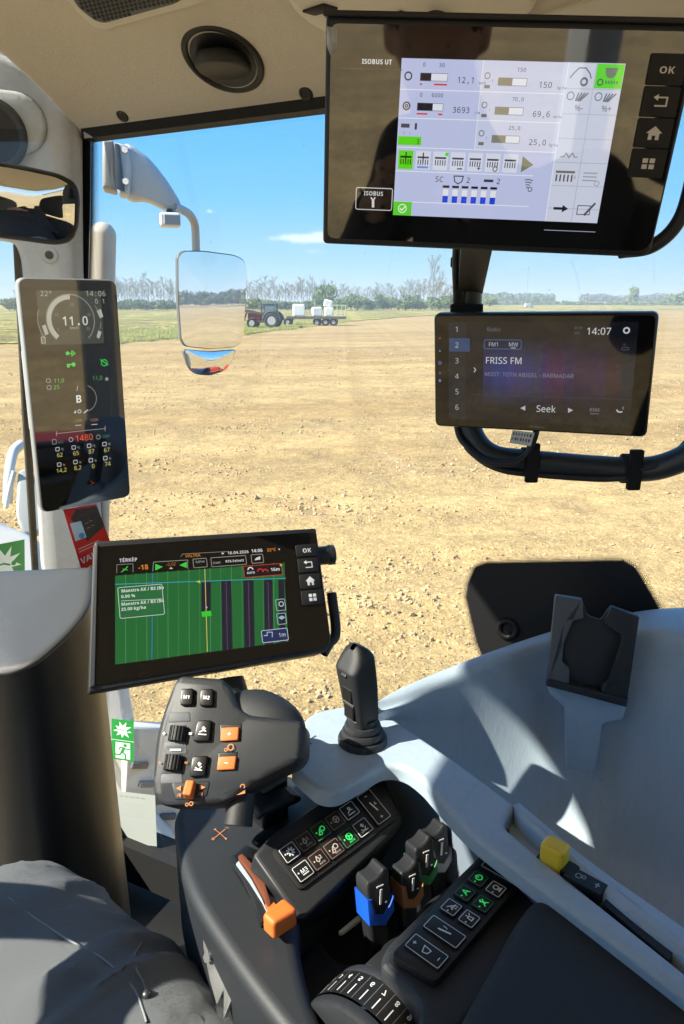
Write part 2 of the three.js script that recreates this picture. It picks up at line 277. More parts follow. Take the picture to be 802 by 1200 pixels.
function leafCrown(k, w, h, n, size) {
  const pos = [], nor = [];
  const lobes = []; for (let i = 0; i < 9; i++) { const a = rr(0, 6.28), q = Math.sqrt(rnd()) * .3 * w; lobes.push([Math.cos(a) * q, rr(.25, .78) * h, Math.sin(a) * q, rr(.2, .34) * w, rr(.16, .28) * h]); }
  for (let i = 0; i < n; i++) {
    const L = lobes[i % lobes.length], d = V3(rr(-1, 1), rr(-1, 1), rr(-1, 1)).normalize().multiplyScalar(Math.pow(rnd(), .4) * rr(.8, 1.12));
    const c = V3(L[0] + d.x * L[3], Math.max(.1, L[1] + d.y * L[4]), L[2] + d.z * L[3]), s = size * rr(.5, 1.3);
    const u = V3(rr(-1, 1), rr(-1, 1), rr(-1, 1)).normalize(), v = u.clone().cross(V3(rr(-1, 1), rr(-1, 1), rr(-1, 1))).normalize();
    const A = c.clone().addScaledVector(u, s), B = c.clone().addScaledVector(v, s * .6), C = c.clone().addScaledVector(u, -s), D = c.clone().addScaledVector(v, -s * .6);
    for (const p of [A, B, C, A, C, D]) pos.push(p.x, p.y, p.z);
  }
  const g = new THREE.BufferGeometry(); g.setAttribute('position', new THREE.Float32BufferAttribute(pos, 3)); g.computeVertexNormals(); return g;
}
const bareKinds = [[14, 1.5], [13, 1.8], [15, 1.3], [12.5, 2.1], [14, 1.6]].map(([t, s], i) => bareTree(i, t, s));
const placeAt = (px, dist) => { const r = ray(px, 352).setY(0).normalize(); return r.multiplyScalar(dist); };
const zoneOf = (px) => px < 130 ? 'far ahead of the farm tractor beyond the pillar' : px < 282 ? 'in the row ahead of the farm tractor' : px < 338 ? 'in the row behind the farm tractor' : px < 415 ? 'in the row behind the trailer of white bags' : 'in the row past the trailer end rack';
const treeLooks = ['bare grey tree', 'tall bare tree with steep limbs', 'slim leafless tree', 'broad leafless tree', 'bare twiggy tree'];
let order = 0;
for (let px = 20; px < 532; px += rr(2.5, 4.3)) {
  if (px > 24 && px < 118) continue;
  const k = Math.floor(rnd() * 5), dist = rr(225, 262), s = rr(.42, .70) * (px > 380 && px < 470 ? .85 : 1), p = placeAt(px, dist);
  const t = thing('bare_tree', treeLooks[k] + ' ' + zoneOf(px), 'tree', p, 'bare trees in the row beyond the field');
  part('trunk', bareKinds[k].trunk, bark, t); part('crown', bareKinds[k].crown, k % 2 ? twigMat : budMat, t);
  t.rotation.y = rr(0, 6.28); t.scale.set(s, s, s); order++;
}
{
  const big = bareTree(9, 13.5, 1.9), p = placeAt(506, 215), t = thing('bare_tree', 'wide round crowned bare tree standing taller than the bushes beside it', 'tree', p);
  part('trunk', big.trunk, bark, t); part('crown', big.crown, twigMat, t);
}
const bushKinds = [[5.5, 4.2, 900], [7, 4.8, 1100], [4.5, 3.4, 800]].map(([w, h, n], i) => leafCrown(i, w, h, n, .34));
const stemG = merge([0, 1, 2].map((i) => rod(V3(0, 0, 0), V3(.5 * Math.cos(i * 2.1), 2.2, .5 * Math.sin(i * 2.1)), .12, .05, 5)));
const bush = (px, dist, k, m, s, sy, label, group = 'green bushes under the bare trees') => { const t = thing('bush', label, 'bush', placeAt(px, dist), group); part('stem', stemG, bark, t); part('foliage', bushKinds[k], leafMat[m], t); t.rotation.y = rr(0, 6); t.scale.set(s, sy, s); };
for (let px = 10; px < 545; px += rr(6, 10)) {
  if (px > 24 && px < 118) continue;
  const tallZone = px > 395, k = Math.floor(rnd() * 3);
  bush(px, rr(205, 222), k, Math.floor(rnd() * 3), rr(.6, .95) * (tallZone ? 1.15 : 1), rr(.55, .85) * (tallZone ? 1.35 : 1), ['round green bush', 'wide mid green bush', 'small green bush'][k] + ' ' + zoneOf(px));
}
bush(382, 198, 1, 0, 1.0, 1.75, 'taller fresh green tree standing behind the white bags', null);
bush(574, 330, 1, 1, 1.3, 1.1, 'low green bush beside the mount post', null);
bush(741, 430, 0, 1, 1.3, 2.4, 'pointed light green tree standing alone above the far wood', null);
for (const [px, s] of [[781, 1.5], [791, 1.9], [803, 2.0], [815, 1.8]]) bush(px, 420, Math.floor(rnd() * 3), 1, s, s * .95, 'yellow green leafy tree at the end of the far field', 'leafy trees at the end of the far field');
// woods too far to tell trees apart
function wood(name, label, px0, px1, dist, tall, col, n) {
  const g = leafCrown(3, 6, 7, 130, .9), im = new THREE.InstancedMesh(g, new THREE.MeshStandardMaterial({ color: 0xffffff, roughness: 1, side: THREE.DoubleSide }), n), m4 = new THREE.Matrix4(), c = new THREE.Color();
  for (let i = 0; i < n; i++) { const px = rr(px0, px1), p = placeAt(px, dist * rr(.97, 1.05)), s = rr(.7, 1.15) * tall / 7 * (.8 + .25 * noise(px * .05, dist)); m4.makeRotationY(rr(0, 6)).scale(V3(s * 1.3, s, s * 1.3)).setPosition(p.x, 0, p.z); im.setMatrixAt(i, m4); const l = rr(.75, 1.25); c.setRGB(col[0] * l, col[1] * l, col[2] * l); im.setColorAt(i, c); }
  im.name = name; shadow(im); scene.add(tag(im, label, 'wood', null, 'stuff'));
}
wood('far_wood', 'low green wood on the horizon behind the mast', 556, 648, 620, 9.5, [.15, .20, .08], 260);
wood('distant_wood', 'long brownish wood on the horizon beside the pointed tree', 684, 850, 700, 9, [.20, .19, .12], 340);
wood('hedge_line', 'thin green hedge along the far edge of the field', 550, 860, 420, 2.6, [.20, .24, .09], 420);
{ // the wood behind the tractor, which the outside mirror shows
  const g = leafCrown(4, 6, 7, 90, 1), n = 420, im = new THREE.InstancedMesh(g, new THREE.MeshStandardMaterial({ color: 0xffffff, roughness: 1, side: THREE.DoubleSide }), n), m4 = new THREE.Matrix4(), c = new THREE.Color();
  for (let i = 0; i < n; i++) { const a = rr(.55, 1.35), d = rr(300, 330), s = rr(.75, 1.15); m4.makeRotationY(rr(0, 6)).scale(V3(s * 1.5, s, s * 1.5)).setPosition(Math.sin(a) * d, 0, Math.cos(a) * d); im.setMatrixAt(i, m4); const l = rr(.7, 1.2); c.setRGB(.06 * l, .075 * l, .035 * l); im.setColorAt(i, c); }
  im.name = 'wood_behind'; shadow(im); scene.add(tag(im, 'dark wood behind the tractor reflected in the outside mirror', 'wood', null, 'stuff'));
}
{
  const p = placeAt(617, 560), t = thing('radio_mast', 'thin pale radio mast rising above the far wood', 'mast', p);
  part('mast_pole', rod(V3(0, 0, 0), V3(0, 25, 0), .24, .18, 8), M.ash, t); part('antenna_head', box(.9, 2.6, .9, .2, 0, 24, 0), M.ash, t);
  const v = thing('parked_van', 'tiny white van standing at the far edge of the field', 'van', placeAt(620, 300));
  part('body', merge([box(3.2, 1.5, 1.9, .2, -.5, 1.15, 0), box(1.6, .9, 1.8, .2, 1.7, .85, 0)]), M.white, v); part('windscreen', box(.1, .6, 1.5, .03, 1.18, 1.5, 0), M.black, v);
  for (const [x, z] of [[-1.4, .9], [-1.4, -.9], [1.6, .9], [1.6, -.9]]) part('wheel', new THREE.CylinderGeometry(.35, .35, .2, 14).rotateX(Math.PI / 2).translate(x, .35, z), M.black, v);
  v.rotation.y = .3; v.scale.setScalar(.75);
}

// ---------------------------------------------------------------- the far tractor with its trailer of bags
{
  const base = onGround(311, 384.5).setY(0), tyre = std(lin(.02, .02, .02), .9), hood = std(lin(.28, .025, .03), .4), frame = std(lin(.04, .045, .05), .6), rim = std(lin(.35, .35, .36), .5), glass = std(lin(.1, .16, .2), .1);
  const t = thing('farm_tractor', 'dark red and black tractor with front loader hitched to the trailer', 'tractor', base);
  const wheel = (x, z, r, w) => { const m = part('wheel', new THREE.TorusGeometry(r * .76, r * .25, 8, 20).scale(1, 1, w / (r * .5)).translate(x, r, z), tyre, t); part('rim', new THREE.CylinderGeometry(r * .56, r * .56, w * .7, 14).rotateX(Math.PI / 2).translate(x, r, z), rim, m); };
  wheel(.95, .85, .85, .5); wheel(.95, -.85, .85, .5); wheel(-1.35, .8, .58, .4); wheel(-1.35, -.8, .58, .4);
  part('hood', box(1.9, .75, .8, .12, -.95, 1.35, 0), hood, t); part('chassis', box(3, .4, .6, .05, -.3, .8, 0), frame, t);
  const cab = part('cab', merge([box(1.5, .12, 1.5, .05, .65, 2.62, 0), ...[[-.05, .7], [-.05, -.7], [1.3, .7], [1.3, -.7]].map(([x, z]) => box(.09, 1.35, .09, .02, x, 2, z)), box(1.4, .6, 1.4, .1, .65, 1.15, 0)]), frame, t);
  part('window', box(1.2, 1.1, 1.3, .02, .65, 2.0, 0), glass, cab);
  for (const z of [.85, -.85]) part('fender', new THREE.TorusGeometry(.98, .13, 6, 14, Math.PI).translate(.95, .85, z), frame, t);
  part('loader', merge([beam(V3(.1, 1.5, .6), V3(-2.1, 1.9, .6), .14, .2), beam(V3(.1, 1.5, -.6), V3(-2.1, 1.9, -.6), .14, .2), beam(V3(-2.1, 1.9, .6), V3(-2.5, 1.1, .6), .14, .18), beam(V3(-2.1, 1.9, -.6), V3(-2.5, 1.1, -.6), .14, .18), box(.3, .6, 1.7, .05, -2.6, 1.1, 0)]), frame, t);
  part('exhaust', rod(V3(-.3, 1.7, .35), V3(-.3, 2.7, .35), .06), frame, t);
  const s = base.length() / 866 * 42 / 4.2; t.scale.setScalar(s); t.rotation.y = -.12;
  const tb = onGround(374, 381.5).setY(0), r = thing('flatbed_trailer', 'long flatbed trailer carrying white bags behind the far tractor', 'trailer', tb), deckM = std(lin(.09, .075, .06), .9);
  part('deck', box(7.4, .3, 2.3, .03, -.3, .98, 0), deckM, r); part('drawbar', beam(V3(-3.2, .8, 0), V3(-5.4, .7, 0), .16, .16), frame, r);
  for (const x of [-3.9, -.2, .9, 1.9]) for (const z of [.9, -.9]) { const q = part('wheel', new THREE.TorusGeometry(.36, .14, 7, 16).translate(x, .46, z), tyre, r); part('rim', new THREE.CylinderGeometry(.24, .24, .16, 10).rotateX(Math.PI / 2).translate(x, .46, z), rim, q); }
  const pale = std(lin(.55, .6, .42), .6), rack = part('end_rack', merge([...[-.55, .05, .65, 1.25].map((x) => beam(V3(2.2 + x * .9, 1.1, 1.05), V3(2.35 + x * .9, 2.5, 1.05), .07, .07, V3(1, 0, 0))), beam(V3(1.7, 2.5, 1.05), V3(3.5, 2.5, 1.05), .07, .07), beam(V3(1.6, 1.2, 1.05), V3(3.35, 1.2, 1.05), .07, .07), beam(V3(1.65, 1.85, 1.05), V3(3.42, 1.85, 1.05), .05, .05)]), pale, r);
  r.scale.setScalar(s * .98); r.rotation.y = -.05; r.updateMatrixWorld(true);
  const bagM = std(lin(.74, .77, .74), .8);
  const bag = (w, h, d, k) => { const g = new RoundedBoxGeometry(w, h, d, 5, .18), p = g.attributes.position; for (let i = 0; i < p.count; i++) { const v = V3().fromBufferAttribute(p, i), q = 1 + .12 * noise(v.x * 1.6 + k * 5, v.y * 1.6, v.z * 1.6); p.setXYZ(i, v.x * q, v.y * q, v.z * q); } g.computeVertexNormals(); return g.translate(0, h / 2, 0); };
  [[-2.55, 1.13, 0, 1.5, 1.5, 1.4, 'largest upright white bulk bag at the front of the trailer'], [-.25, 1.13, .2, 1.25, 1.15, 1.3, 'low white bulk bag in the middle of the trailer'], [1.25, 1.13, .1, 1.1, 1.1, 1.2, 'white bulk bag under the slumped bag on the trailer'], [1.1, 2.2, .1, 1.1, .95, 1.1, 'slumped white bag lying on top of another bag']].forEach(([x, y, z, w, h, d, label], k) => {
    const m = solo('bulk_bag', bag(w, h, d, k), bagM, label, 'bag', 'white bulk bags on the trailer'); m.position.copy(V3(x, y, z).applyMatrix4(r.matrixWorld)); m.scale.setScalar(s * .98); m.rotation.y = rr(-.2, .2); if (k === 3) m.rotation.z = -.25;
  });
}

// ---------------------------------------------------------------- the tractor cab: shell, windows, lining
const cabPoint = (f, r, y) => V3(0, EYE + y, 0).addScaledVector(FORE, f).addScaledVector(RIGHT, r);
const FLOOR = -1.15;
const cab = thing('tractor_cab', 'tractor cab with beige headliner, grey pillar and large side window', 'tractor cab', cabPoint(0, 0, FLOOR));
const glassR = (y) => .976 - .0364 * (.25 - y);                          // the side window leans a little
const sideO = cabPoint(0, glassR(0), 0), sideN = cabPoint(0, 1, 0).sub(cabPoint(0, 0, .0364)).sub(V3(0, 0, 0)).normalize();
{
  const a = cabPoint(0, glassR(-1), -1), b = cabPoint(0, glassR(.3), .3), c = cabPoint(1, glassR(.3), .3);
  sideN.copy(b.clone().sub(a).cross(c.clone().sub(b)).normalize()); if (sideN.dot(RIGHT) > 0) sideN.negate();
}
const side = Frame.facing(sideO, sideN);                                // the plane of the side window, seen from inside
function quadG(a, b, c, d) { return gridG(1, 1, (s, t) => a.clone().lerp(b, s).lerp(d.clone().lerp(c, s), t)); }
{
  const sideWindow = partW('side_window', quadG(cabPoint(1.02, glassR(-1.06), -1.06), cabPoint(-.78, glassR(-1.06), -1.06), cabPoint(-.78, glassR(.3), .3), cabPoint(.93, glassR(.3), .3)), M.pane, cab);
  partW('windscreen', quadG(cabPoint(.98, -.8, -1.0), cabPoint(1.0, .9, -1.0), cabPoint(.93, .9, .45), cabPoint(.92, -.8, .45)), M.pane, cab);
  partW('left_window', quadG(cabPoint(.9, -.9, -1.0), cabPoint(-.78, -.9, -1.0), cabPoint(-.78, -.93, .34), cabPoint(.86, -.93, .34)), M.pane, cab);
  partW('rear_window', quadG(cabPoint(-.86, -.84, -.55), cabPoint(-.86, .9, -.55), cabPoint(-.86, .93, .3), cabPoint(-.86, -.86, .3)), M.pane, cab);
  // printed black border of the side window with its fading dot rows
  const dots = document.createElement('canvas'); dots.width = 64; dots.height = 256; const g = dots.getContext('2d');
  g.fillStyle = '#000'; g.fillRect(0, 0, 64, 256); g.fillStyle = '#fff'; g.fillRect(0, 128, 64, 128);
  for (let r = 0; r < 8; r++) for (let c = -1; c < 5; c++) { g.beginPath(); g.arc(c * 16 + (r % 2) * 8, 120 - r * 12, 8.6 - r * .95, 0, 7); g.fill(); }
  const mask = new THREE.CanvasTexture(dots); mask.wrapS = THREE.RepeatWrapping; mask.magFilter = THREE.LinearFilter;
  const band = (name, pin, pout, width, parent) => {                    // pin: the dotted edge, pout: the solid edge, both as lists of world points
    const geo = gridG(pin.length - 1, 1, (s, t) => { const i = Math.round(s * (pin.length - 1)); return t ? pin[i] : pout[i]; });
    const uv = geo.attributes.uv; let acc = 0; const n = pin.length;
    for (let i = 0; i < n; i++) { if (i) acc += pin[i].distanceTo(pin[i - 1]); uv.setXY(i, acc / .0085, 0); uv.setXY(n + i, acc / .0085, 1); }
    return partW(name, geo, std(lin(.004, .004, .004), .6, { alphaMap: mask, transparent: true, side: THREE.DoubleSide }), parent);
  };
  const fr = side.lifted(.004);
  const sp = (px, py) => onPlane(px, py, fr.o, fr.n);
  band('frit_band', [sp(122, 166), sp(120, 330), sp(129, 620), sp(134, 985)], [sp(92, 140), sp(88, 330), sp(105, 620), sp(112, 985)], .03, sideWindow);
  band('frit_band', [sp(116, 170), sp(250, 154), sp(400, 134), sp(600, 104), sp(900, 52)], [sp(90, 145), sp(250, 120), sp(400, 101), sp(600, 70), sp(900, 10)], .03, sideWindow);
  // the black printed patch round the lower hinge, dotted along its edge
  const patchPx = [[547, 700], [549, 684], [557, 665], [570, 660], [730, 657], [744, 665], [756, 684], [782, 730], [782, 790], [575, 790], [560, 755]];
  const c = document.createElement('canvas'); c.width = 1024; c.height = 640; const q = c.getContext('2d');
  const P = fr.pts(patchPx), x0 = Math.min(...P.map((p) => p.x)) - .02, x1 = Math.max(...P.map((p) => p.x)) + .02, y0 = Math.min(...P.map((p) => p.y)) - .02, y1 = Math.max(...P.map((p) => p.y)) + .02;
  c.height = Math.round(1024 * (y1 - y0) / (x1 - x0)); q.fillStyle = '#000'; q.fillRect(0, 0, 1024, c.height);
  const path = () => { q.beginPath(); P.forEach((p, i) => { const X = (p.x - x0) / (x1 - x0) * 1024, Y = (y1 - p.y) / (y1 - y0) * c.height; i ? q.lineTo(X, Y) : q.moveTo(X, Y); }); q.closePath(); };
  path(); q.fillStyle = '#fff'; q.fill();
  const pitch = 8.5;
  for (let r = 1; r < 5; r++) { const L = P.map((p) => V2((p.x - x0) / (x1 - x0) * 1024, (y1 - p.y) / (y1 - y0) * c.height)), m = L.reduce((a, p) => a.add(p), V2(0, 0)).divideScalar(L.length); for (let i = 0; i < L.length; i++) { const a = L[i], b = L[(i + 1) % L.length], d = a.distanceTo(b), nrm = V2(b.y - a.y, a.x - b.x).normalize(); if (nrm.dot(a.clone().sub(m)) < 0) nrm.negate(); for (let s = (r % 2) * pitch / 2; s < d; s += pitch) { const p = a.clone().lerp(b, s / d).addScaledVector(nrm, (r - .6) * pitch * .8); q.beginPath(); q.arc(p.x, p.y, 4.4 - r * .75, 0, 7); q.fill(); } } }
  const t = new THREE.CanvasTexture(c); t.magFilter = THREE.LinearFilter;
  const pg = new THREE.PlaneGeometry(x1 - x0, y1 - y0).translate((x0 + x1) / 2, (y0 + y1) / 2, 0).applyMatrix4(new THREE.Matrix4().makeBasis(fr.u, fr.v, fr.n).setPosition(fr.o));
  partW('frit_patch', pg, std(lin(.004, .004, .005), .6, { alphaMap: t, transparent: true, side: THREE.DoubleSide }), sideWindow);
  const bolt = Frame.facing(sp(595, 737), sideN);
  partW('hinge_bolt', new THREE.TorusGeometry(.012, .005, 8, 20).applyMatrix4(new THREE.Matrix4().makeBasis(bolt.u, bolt.v, bolt.n).setPosition(bolt.o)), M.black, sideWindow);
  const dc = document.createElement('canvas'); dc.width = dc.height = 1024; const dg = dc.getContext('2d'); dg.fillStyle = '#000'; dg.fillRect(0, 0, 1024, 1024); for (let i = 0; i < 420; i++) { dg.fillStyle = 'rgba(255,255,255,' + (.10 + .35 * rnd() * rnd()) + ')'; dg.beginPath(); dg.ellipse(rnd() * 1024, rnd() * 1024, .5 + 1.3 * rnd() * rnd(), .5 + 1.6 * rnd() * rnd(), rnd() * 3, 0, 7); dg.fill(); } for (let i = 0; i < 14; i++) { dg.strokeStyle = 'rgba(255,255,255,.05)'; dg.lineWidth = 1 + 2 * rnd(); dg.beginPath(); const x = rnd() * 1024, y = rnd() * 1024; dg.moveTo(x, y); dg.quadraticCurveTo(x + 20, y + 60, x + rr(-20, 20), y + rr(60, 200)); dg.stroke(); }
  const dt = new THREE.CanvasTexture(dc); dt.magFilter = THREE.LinearFilter; const df = side.lifted(.002), dp = (a, b) => onPlane(a, b, df.o, df.n);
  partW('dust_specks', quadG(dp(120, 900), dp(802, 820), dp(802, 60), dp(120, 150)), std(lin(.6, .58, .5), .9, { alphaMap: dt, transparent: true, side: THREE.DoubleSide }), sideWindow);
  // windscreen seal beside the pillar
  const ws = Frame.facing(at(30, 480, 1.24), V3(.5, 0, .87).normalize());
  const wp = (px, py) => onPlane(px, py, ws.o, ws.n);
  const seal = [[17, 286], [26, 286], [36, 480], [47, 690], [40, 690], [27, 480]].map(([a, b]) => ws.loc(a, b));
  partW('windscreen_seal', plate(roundPoly(seal, 0), .02, .003).applyMatrix4(new THREE.Matrix4().makeBasis(ws.u, ws.v, ws.n).setPosition(ws.o)), M.seal, cab);
  band('frit_band', [wp(14, 286), wp(26, 480), wp(38, 690)], [wp(22, 286), wp(33, 480), wp(46, 690)], .02, cab);
}
{ // headliner: one moulded skin that rolls down to the windows
  const edgeY = (r) => { const a = Math.max(0, .965 - r); return .251 + .205 * (1 - Math.exp(-a / .30)) - .012 * Math.exp(-a / .012); };
  const f0 = .94, f1 = -.86, r0 = -.93, r1 = .963;
  const height = (f, r) => { const a = edgeY(r), l = edgeY(-r + .03), fr = .43 + .03 * (1 - Math.exp(-Math.max(0, .95 - f) / .2)), b = .28 + .17 * (1 - Math.exp(-Math.max(0, f + .86) / .25)); const k = 40; return -Math.log(Math.exp(-a * k) + Math.exp(-l * k) + Math.exp(-fr * k) + Math.exp(-b * k)) / k + .004; };
  const g = gridG(90, 110, (s, t) => { const f = f0 + (f1 - f0) * s, r = r0 + (r1 - r0) * (1 - Math.pow(1 - t, 1.6)); return cabPoint(f, r, height(f, r)); });
  const uv = g.attributes.uv; for (let i = 0; i < uv.count; i++) uv.setXY(i, uv.getX(i) * 1.8, uv.getY(i) * 1.9);
  const liner = partW('headliner', g, M.liner, cab);
  const hit = (px, py) => { let d = .4; for (let i = 0; i < 400; i++) { const p = at(px, py, d), q = p.clone().setY(0), f = q.dot(FORE), r = q.dot(RIGHT); if (p.y - EYE > height(f, r) || r > .955) break; d += .002; } const p = at(px, py, d), e = .01, q = p.clone().setY(0), f = q.dot(FORE), r = q.dot(RIGHT); const X = cabPoint(f + e, r, height(f + e, r)).sub(cabPoint(f, r, height(f, r))), Y = cabPoint(f, r + e, height(f, r + e)).sub(cabPoint(f, r, height(f, r))); const n = X.cross(Y).normalize(); if (n.y > 0) n.negate(); return Frame.facing(p, n); };
  // roof shell above the lining
  const corner = (f, r, y) => cabPoint(f, r, y);
  const slab = (fa, fb, ra, rb, ya, yb) => { const q = new THREE.BoxGeometry(Math.abs(fb - fa), yb - ya, Math.abs(rb - ra)); q.applyMatrix4(new THREE.Matrix4().makeBasis(FORE, V3(0, 1, 0), FORE.clone().cross(V3(0, 1, 0)))); const c = cabPoint((fa + fb) / 2, (ra + rb) / 2, (ya + yb) / 2); return q.translate(c.x, c.y, c.z); };
  partW('roof_panel', slab(-1.0, .97, -1.06, 1.1, .47, .55), M.white, cab);
  partW('roof_skirt', merge([slab(-1.0, .97, .985, 1.1, .275, .468), slab(-1.0, .97, -1.06, -.945, .27, .468), slab(-1.0, -.87, -.94, .98, .26, .466), slab(.94, .97, -.94, .98, .44, .466)]), M.white, cab);
  partW('window_header', merge([slab(-.84, .93, .955, .984, .242, .30)]), M.seal, cab);
  // floor and lower frame
  partW('floor', slab(-.9, 1.05, -.95, .95, FLOOR - .08, FLOOR), M.darker, cab);
  const mat = partW('floor_mat', slab(.1, .88, -.3, .72, FLOOR + .002, FLOOR + .014), M.charcoal, cab);
  for (let k = 0; k < 14; k++) partW('mat_rib', slab(.14, .84, .02 + k * .048, .034 + k * .048, FLOOR + .0145, FLOOR + .018), M.dark, mat);
  partW('window_sill', merge([slab(-.8, 1.06, .90, .96, -1.12, -1.035)]), M.seal, cab);
  partW('lower_frame', merge([slab(.97, 1.04, -.9, .93, FLOOR, -1.0), slab(-.9, -.84, -.9, .95, FLOOR, -.55), slab(-.85, .98, -.95, -.88, FLOOR, -1.0)]), M.dark, cab);
  // posts at the three corners that stand outside the picture
  for (const [f, r] of [[.93, -.88], [-.84, -.88], [-.84, .93]]) partW('corner_post', slab(f - .05, f + .05, r - .05, r + .05, FLOOR, .36), M.trim, cab);
  // the grey pillar between windscreen and side window
  const pf = Frame.facing(at(60, 330, 1.19), V3(.33, 0, .94).normalize());
  const pm = new THREE.Matrix4().makeBasis(pf.u, pf.v, pf.n).setPosition(pf.o);
  const pillar = partW('pillar', plate(roundPoly(pf.pts([[-120, 15], [0, 61], [66, 84], [80, 104], [97, 156], [98, 330], [119, 600], [128, 800], [70, 800], [47, 660], [30, 360], [24, 300], [16, 282], [-120, 262]]), [.01, .05, .03, .02, .01, .05, .02, 0, 0, 0, .05, .02, .02, .01]), .07, .014, 0, 4).applyMatrix4(pm), M.trim, cab);
  const up = pf.lifted(-.035); partW('corner_lining', plate(roundPoly(up.pts([[-160, -120], [70, -120], [104, 150], [92, 165], [60, 130], [-160, 80]]), .01), .012, .003).applyMatrix4(new THREE.Matrix4().makeBasis(up.u, up.v, up.n).setPosition(up.o)), M.liner, cab);
  const bump = plate(roundPoly(pf.pts([[-40, 100], [30, 108], [52, 130], [57, 155], [48, 175], [10, 192], [-40, 192]]), .04), .02, .012, .011, 4).applyMatrix4(pm);
  partW('speaker_pod', bump, M.trim, pillar);
  const sp = Frame.facing(onPlane(-12, 160, pf.o, pf.n).addScaledVector(pf.n, .013), pf.n), sm = new THREE.Matrix4().makeBasis(sp.u, sp.v, sp.n).setPosition(sp.o);
  partW('speaker_ring', new THREE.TorusGeometry(.047, .007, 10, 40).applyMatrix4(sm), M.charcoal, pillar);
  partW('speaker_cone', new THREE.CylinderGeometry(.041, .041, .006, 30).rotateX(Math.PI / 2).applyMatrix4(sm), M.black, pillar);
  const sc = Frame.facing(onPlane(58, 299, pf.o, pf.n), pf.n), scm = new THREE.Matrix4().makeBasis(sc.u, sc.v, sc.n).setPosition(sc.o);
  partW('screw_cap', new THREE.CylinderGeometry(.012, .014, .006, 24).rotateX(Math.PI / 2).applyMatrix4(scm), M.trim, pillar); partW('screw_hole', new THREE.CylinderGeometry(.0065, .0065, .008, 16).rotateX(Math.PI / 2).applyMatrix4(scm), M.black, pillar);
  // round swivel air vent in the lining
  const vf = hit(262, 69), vm = (z = 0) => new THREE.Matrix4().makeBasis(vf.u, vf.v, vf.n).setPosition(vf.o.clone().addScaledVector(vf.n, z));
  const R = .0545;
  const lathe = (pts, m) => new THREE.LatheGeometry(pts.map(([a, b]) => V2(a, b)), 48).rotateX(Math.PI / 2).applyMatrix4(m);
  const vent = partW('air_vent', lathe([[R, -.006], [R, .003], [R * .95, .0055], [R * .86, .0045], [R * .8, -.004], [R * .74, -.012]], vm()), M.darker, cab, 'round black swivel air vent');
  partW('vent_back', new THREE.CylinderGeometry(R * .8, R * .8, .002, 40).rotateX(Math.PI / 2).applyMatrix4(vm(.0025)), M.black, vent);
  partW('vent_ring', lathe([[R * .8, -.002], [R * .78, .003], [R * .72, .001], [R * .7, -.012]], vm()), M.dark, vent);
  const tilt = vf.n.clone().applyAxisAngle(vf.u, .42), fl = Frame.facing(vf.o.clone(), tilt), fm = new THREE.Matrix4().makeBasis(fl.u, fl.v, fl.n).setPosition(fl.o);
  partW('vent_flap', lathe([[.0001, .016], [R * .60, .015], [R * .66, .011], [R * .67, 0], [R * .5, -.004]], fm), M.dark, vent);
  // screw caps in the lining
  for (const [px, py] of [[144, 135], [359, 109]]) { const q = hit(px, py), m = new THREE.Matrix4().makeBasis(q.u, q.v, q.n).setPosition(q.o); const cap = partW('screw_cap', new THREE.TorusGeometry(.0075, .003, 8, 20).applyMatrix4(m), M.dark, cab); partW('screw', new THREE.CylinderGeometry(.0055, .0055, .004, 12).rotateX(Math.PI / 2).applyMatrix4(m), M.black, cap); }
  // perforated speaker panel in the lining
  {
    const q = hit(160, 5), qm = new THREE.Matrix4().makeBasis(q.u, q.v, q.n).setPosition(q.o), out = [[84, 0], [108, 24], [122, 30], [232, 0], [300, -30], [290, -90], [40, -60]];
    const shp = roundPoly(q.pts(out), [.01, .02, .012, .02, .02, .02, .02]);
    const panel = partW('speaker_panel', plate(shp, .016, .004, .008, 3).applyMatrix4(qm), M.linerPanel, cab);
    const inner = q.pts([[93, 0], [113, 16], [124, 19], [206, -4], [270, -40], [60, -60]]), ins = roundPoly(inner, .008);
    partW('speaker_grille', plate(ins, .003, .0005, .0095).applyMatrix4(qm), M.slate, panel);
    const C = inner.reduce((a, p) => a.add(p), V2(0, 0)).divideScalar(inner.length), holes = [];
    const inside = (p) => { let ok = false; for (let i = 0, j = inner.length - 1; i < inner.length; j = i++) { const a = inner[i], b = inner[j]; if ((a.y > p.y) !== (b.y > p.y) && p.x < (b.x - a.x) * (p.y - a.y) / (b.y - a.y) + a.x) ok = !ok; } return ok; };
    for (let i = -40; i < 40; i++) for (let j = -40; j < 40; j++) { const p = V2(C.x + (i + (j & 1) * .5) * .0066, C.y + j * .0058); if (inside(p) && inside(p.clone().add(V2(.004, .003))) && inside(p.clone().sub(V2(.004, .003)))) holes.push(new THREE.CylinderGeometry(.0024, .0024, .0006, 8).rotateX(Math.PI / 2).translate(p.x, p.y, .0098)); }
    const hm = partW('grille_holes', merge(holes).applyMatrix4(qm), M.black, panel); hm.userData.kind = 'stuff';
  }
  // overhead console behind the implement monitor
  {
    const q = hit(440, 2), qm = new THREE.Matrix4().makeBasis(q.u, q.v, q.n).setPosition(q.o);
    const con = partW('overhead_console', plate(roundPoly(q.pts([[337, 0], [385, 34], [470, 60], [560, 40], [640, 0], [600, -90], [340, -60]]), .03), .03, .008, .012, 3).applyMatrix4(qm), M.linerPanel, cab);
    const insets = [[[356, 1], [382, -8], [400, -2], [372, 6]], [[436, 12], [474, 0], [480, 6], [444, 18]]];
    for (const l of insets) partW('console_slot', plate(roundPoly(q.pts(l), .003), .006, .001, .0145).applyMatrix4(qm), M.black, con);
    const kn = q.loc(515, 16); partW('console_knob', new THREE.CylinderGeometry(.016, .018, .012, 24).rotateX(Math.PI / 2).translate(kn.x, kn.y, .018).applyMatrix4(qm), M.charcoal, con);
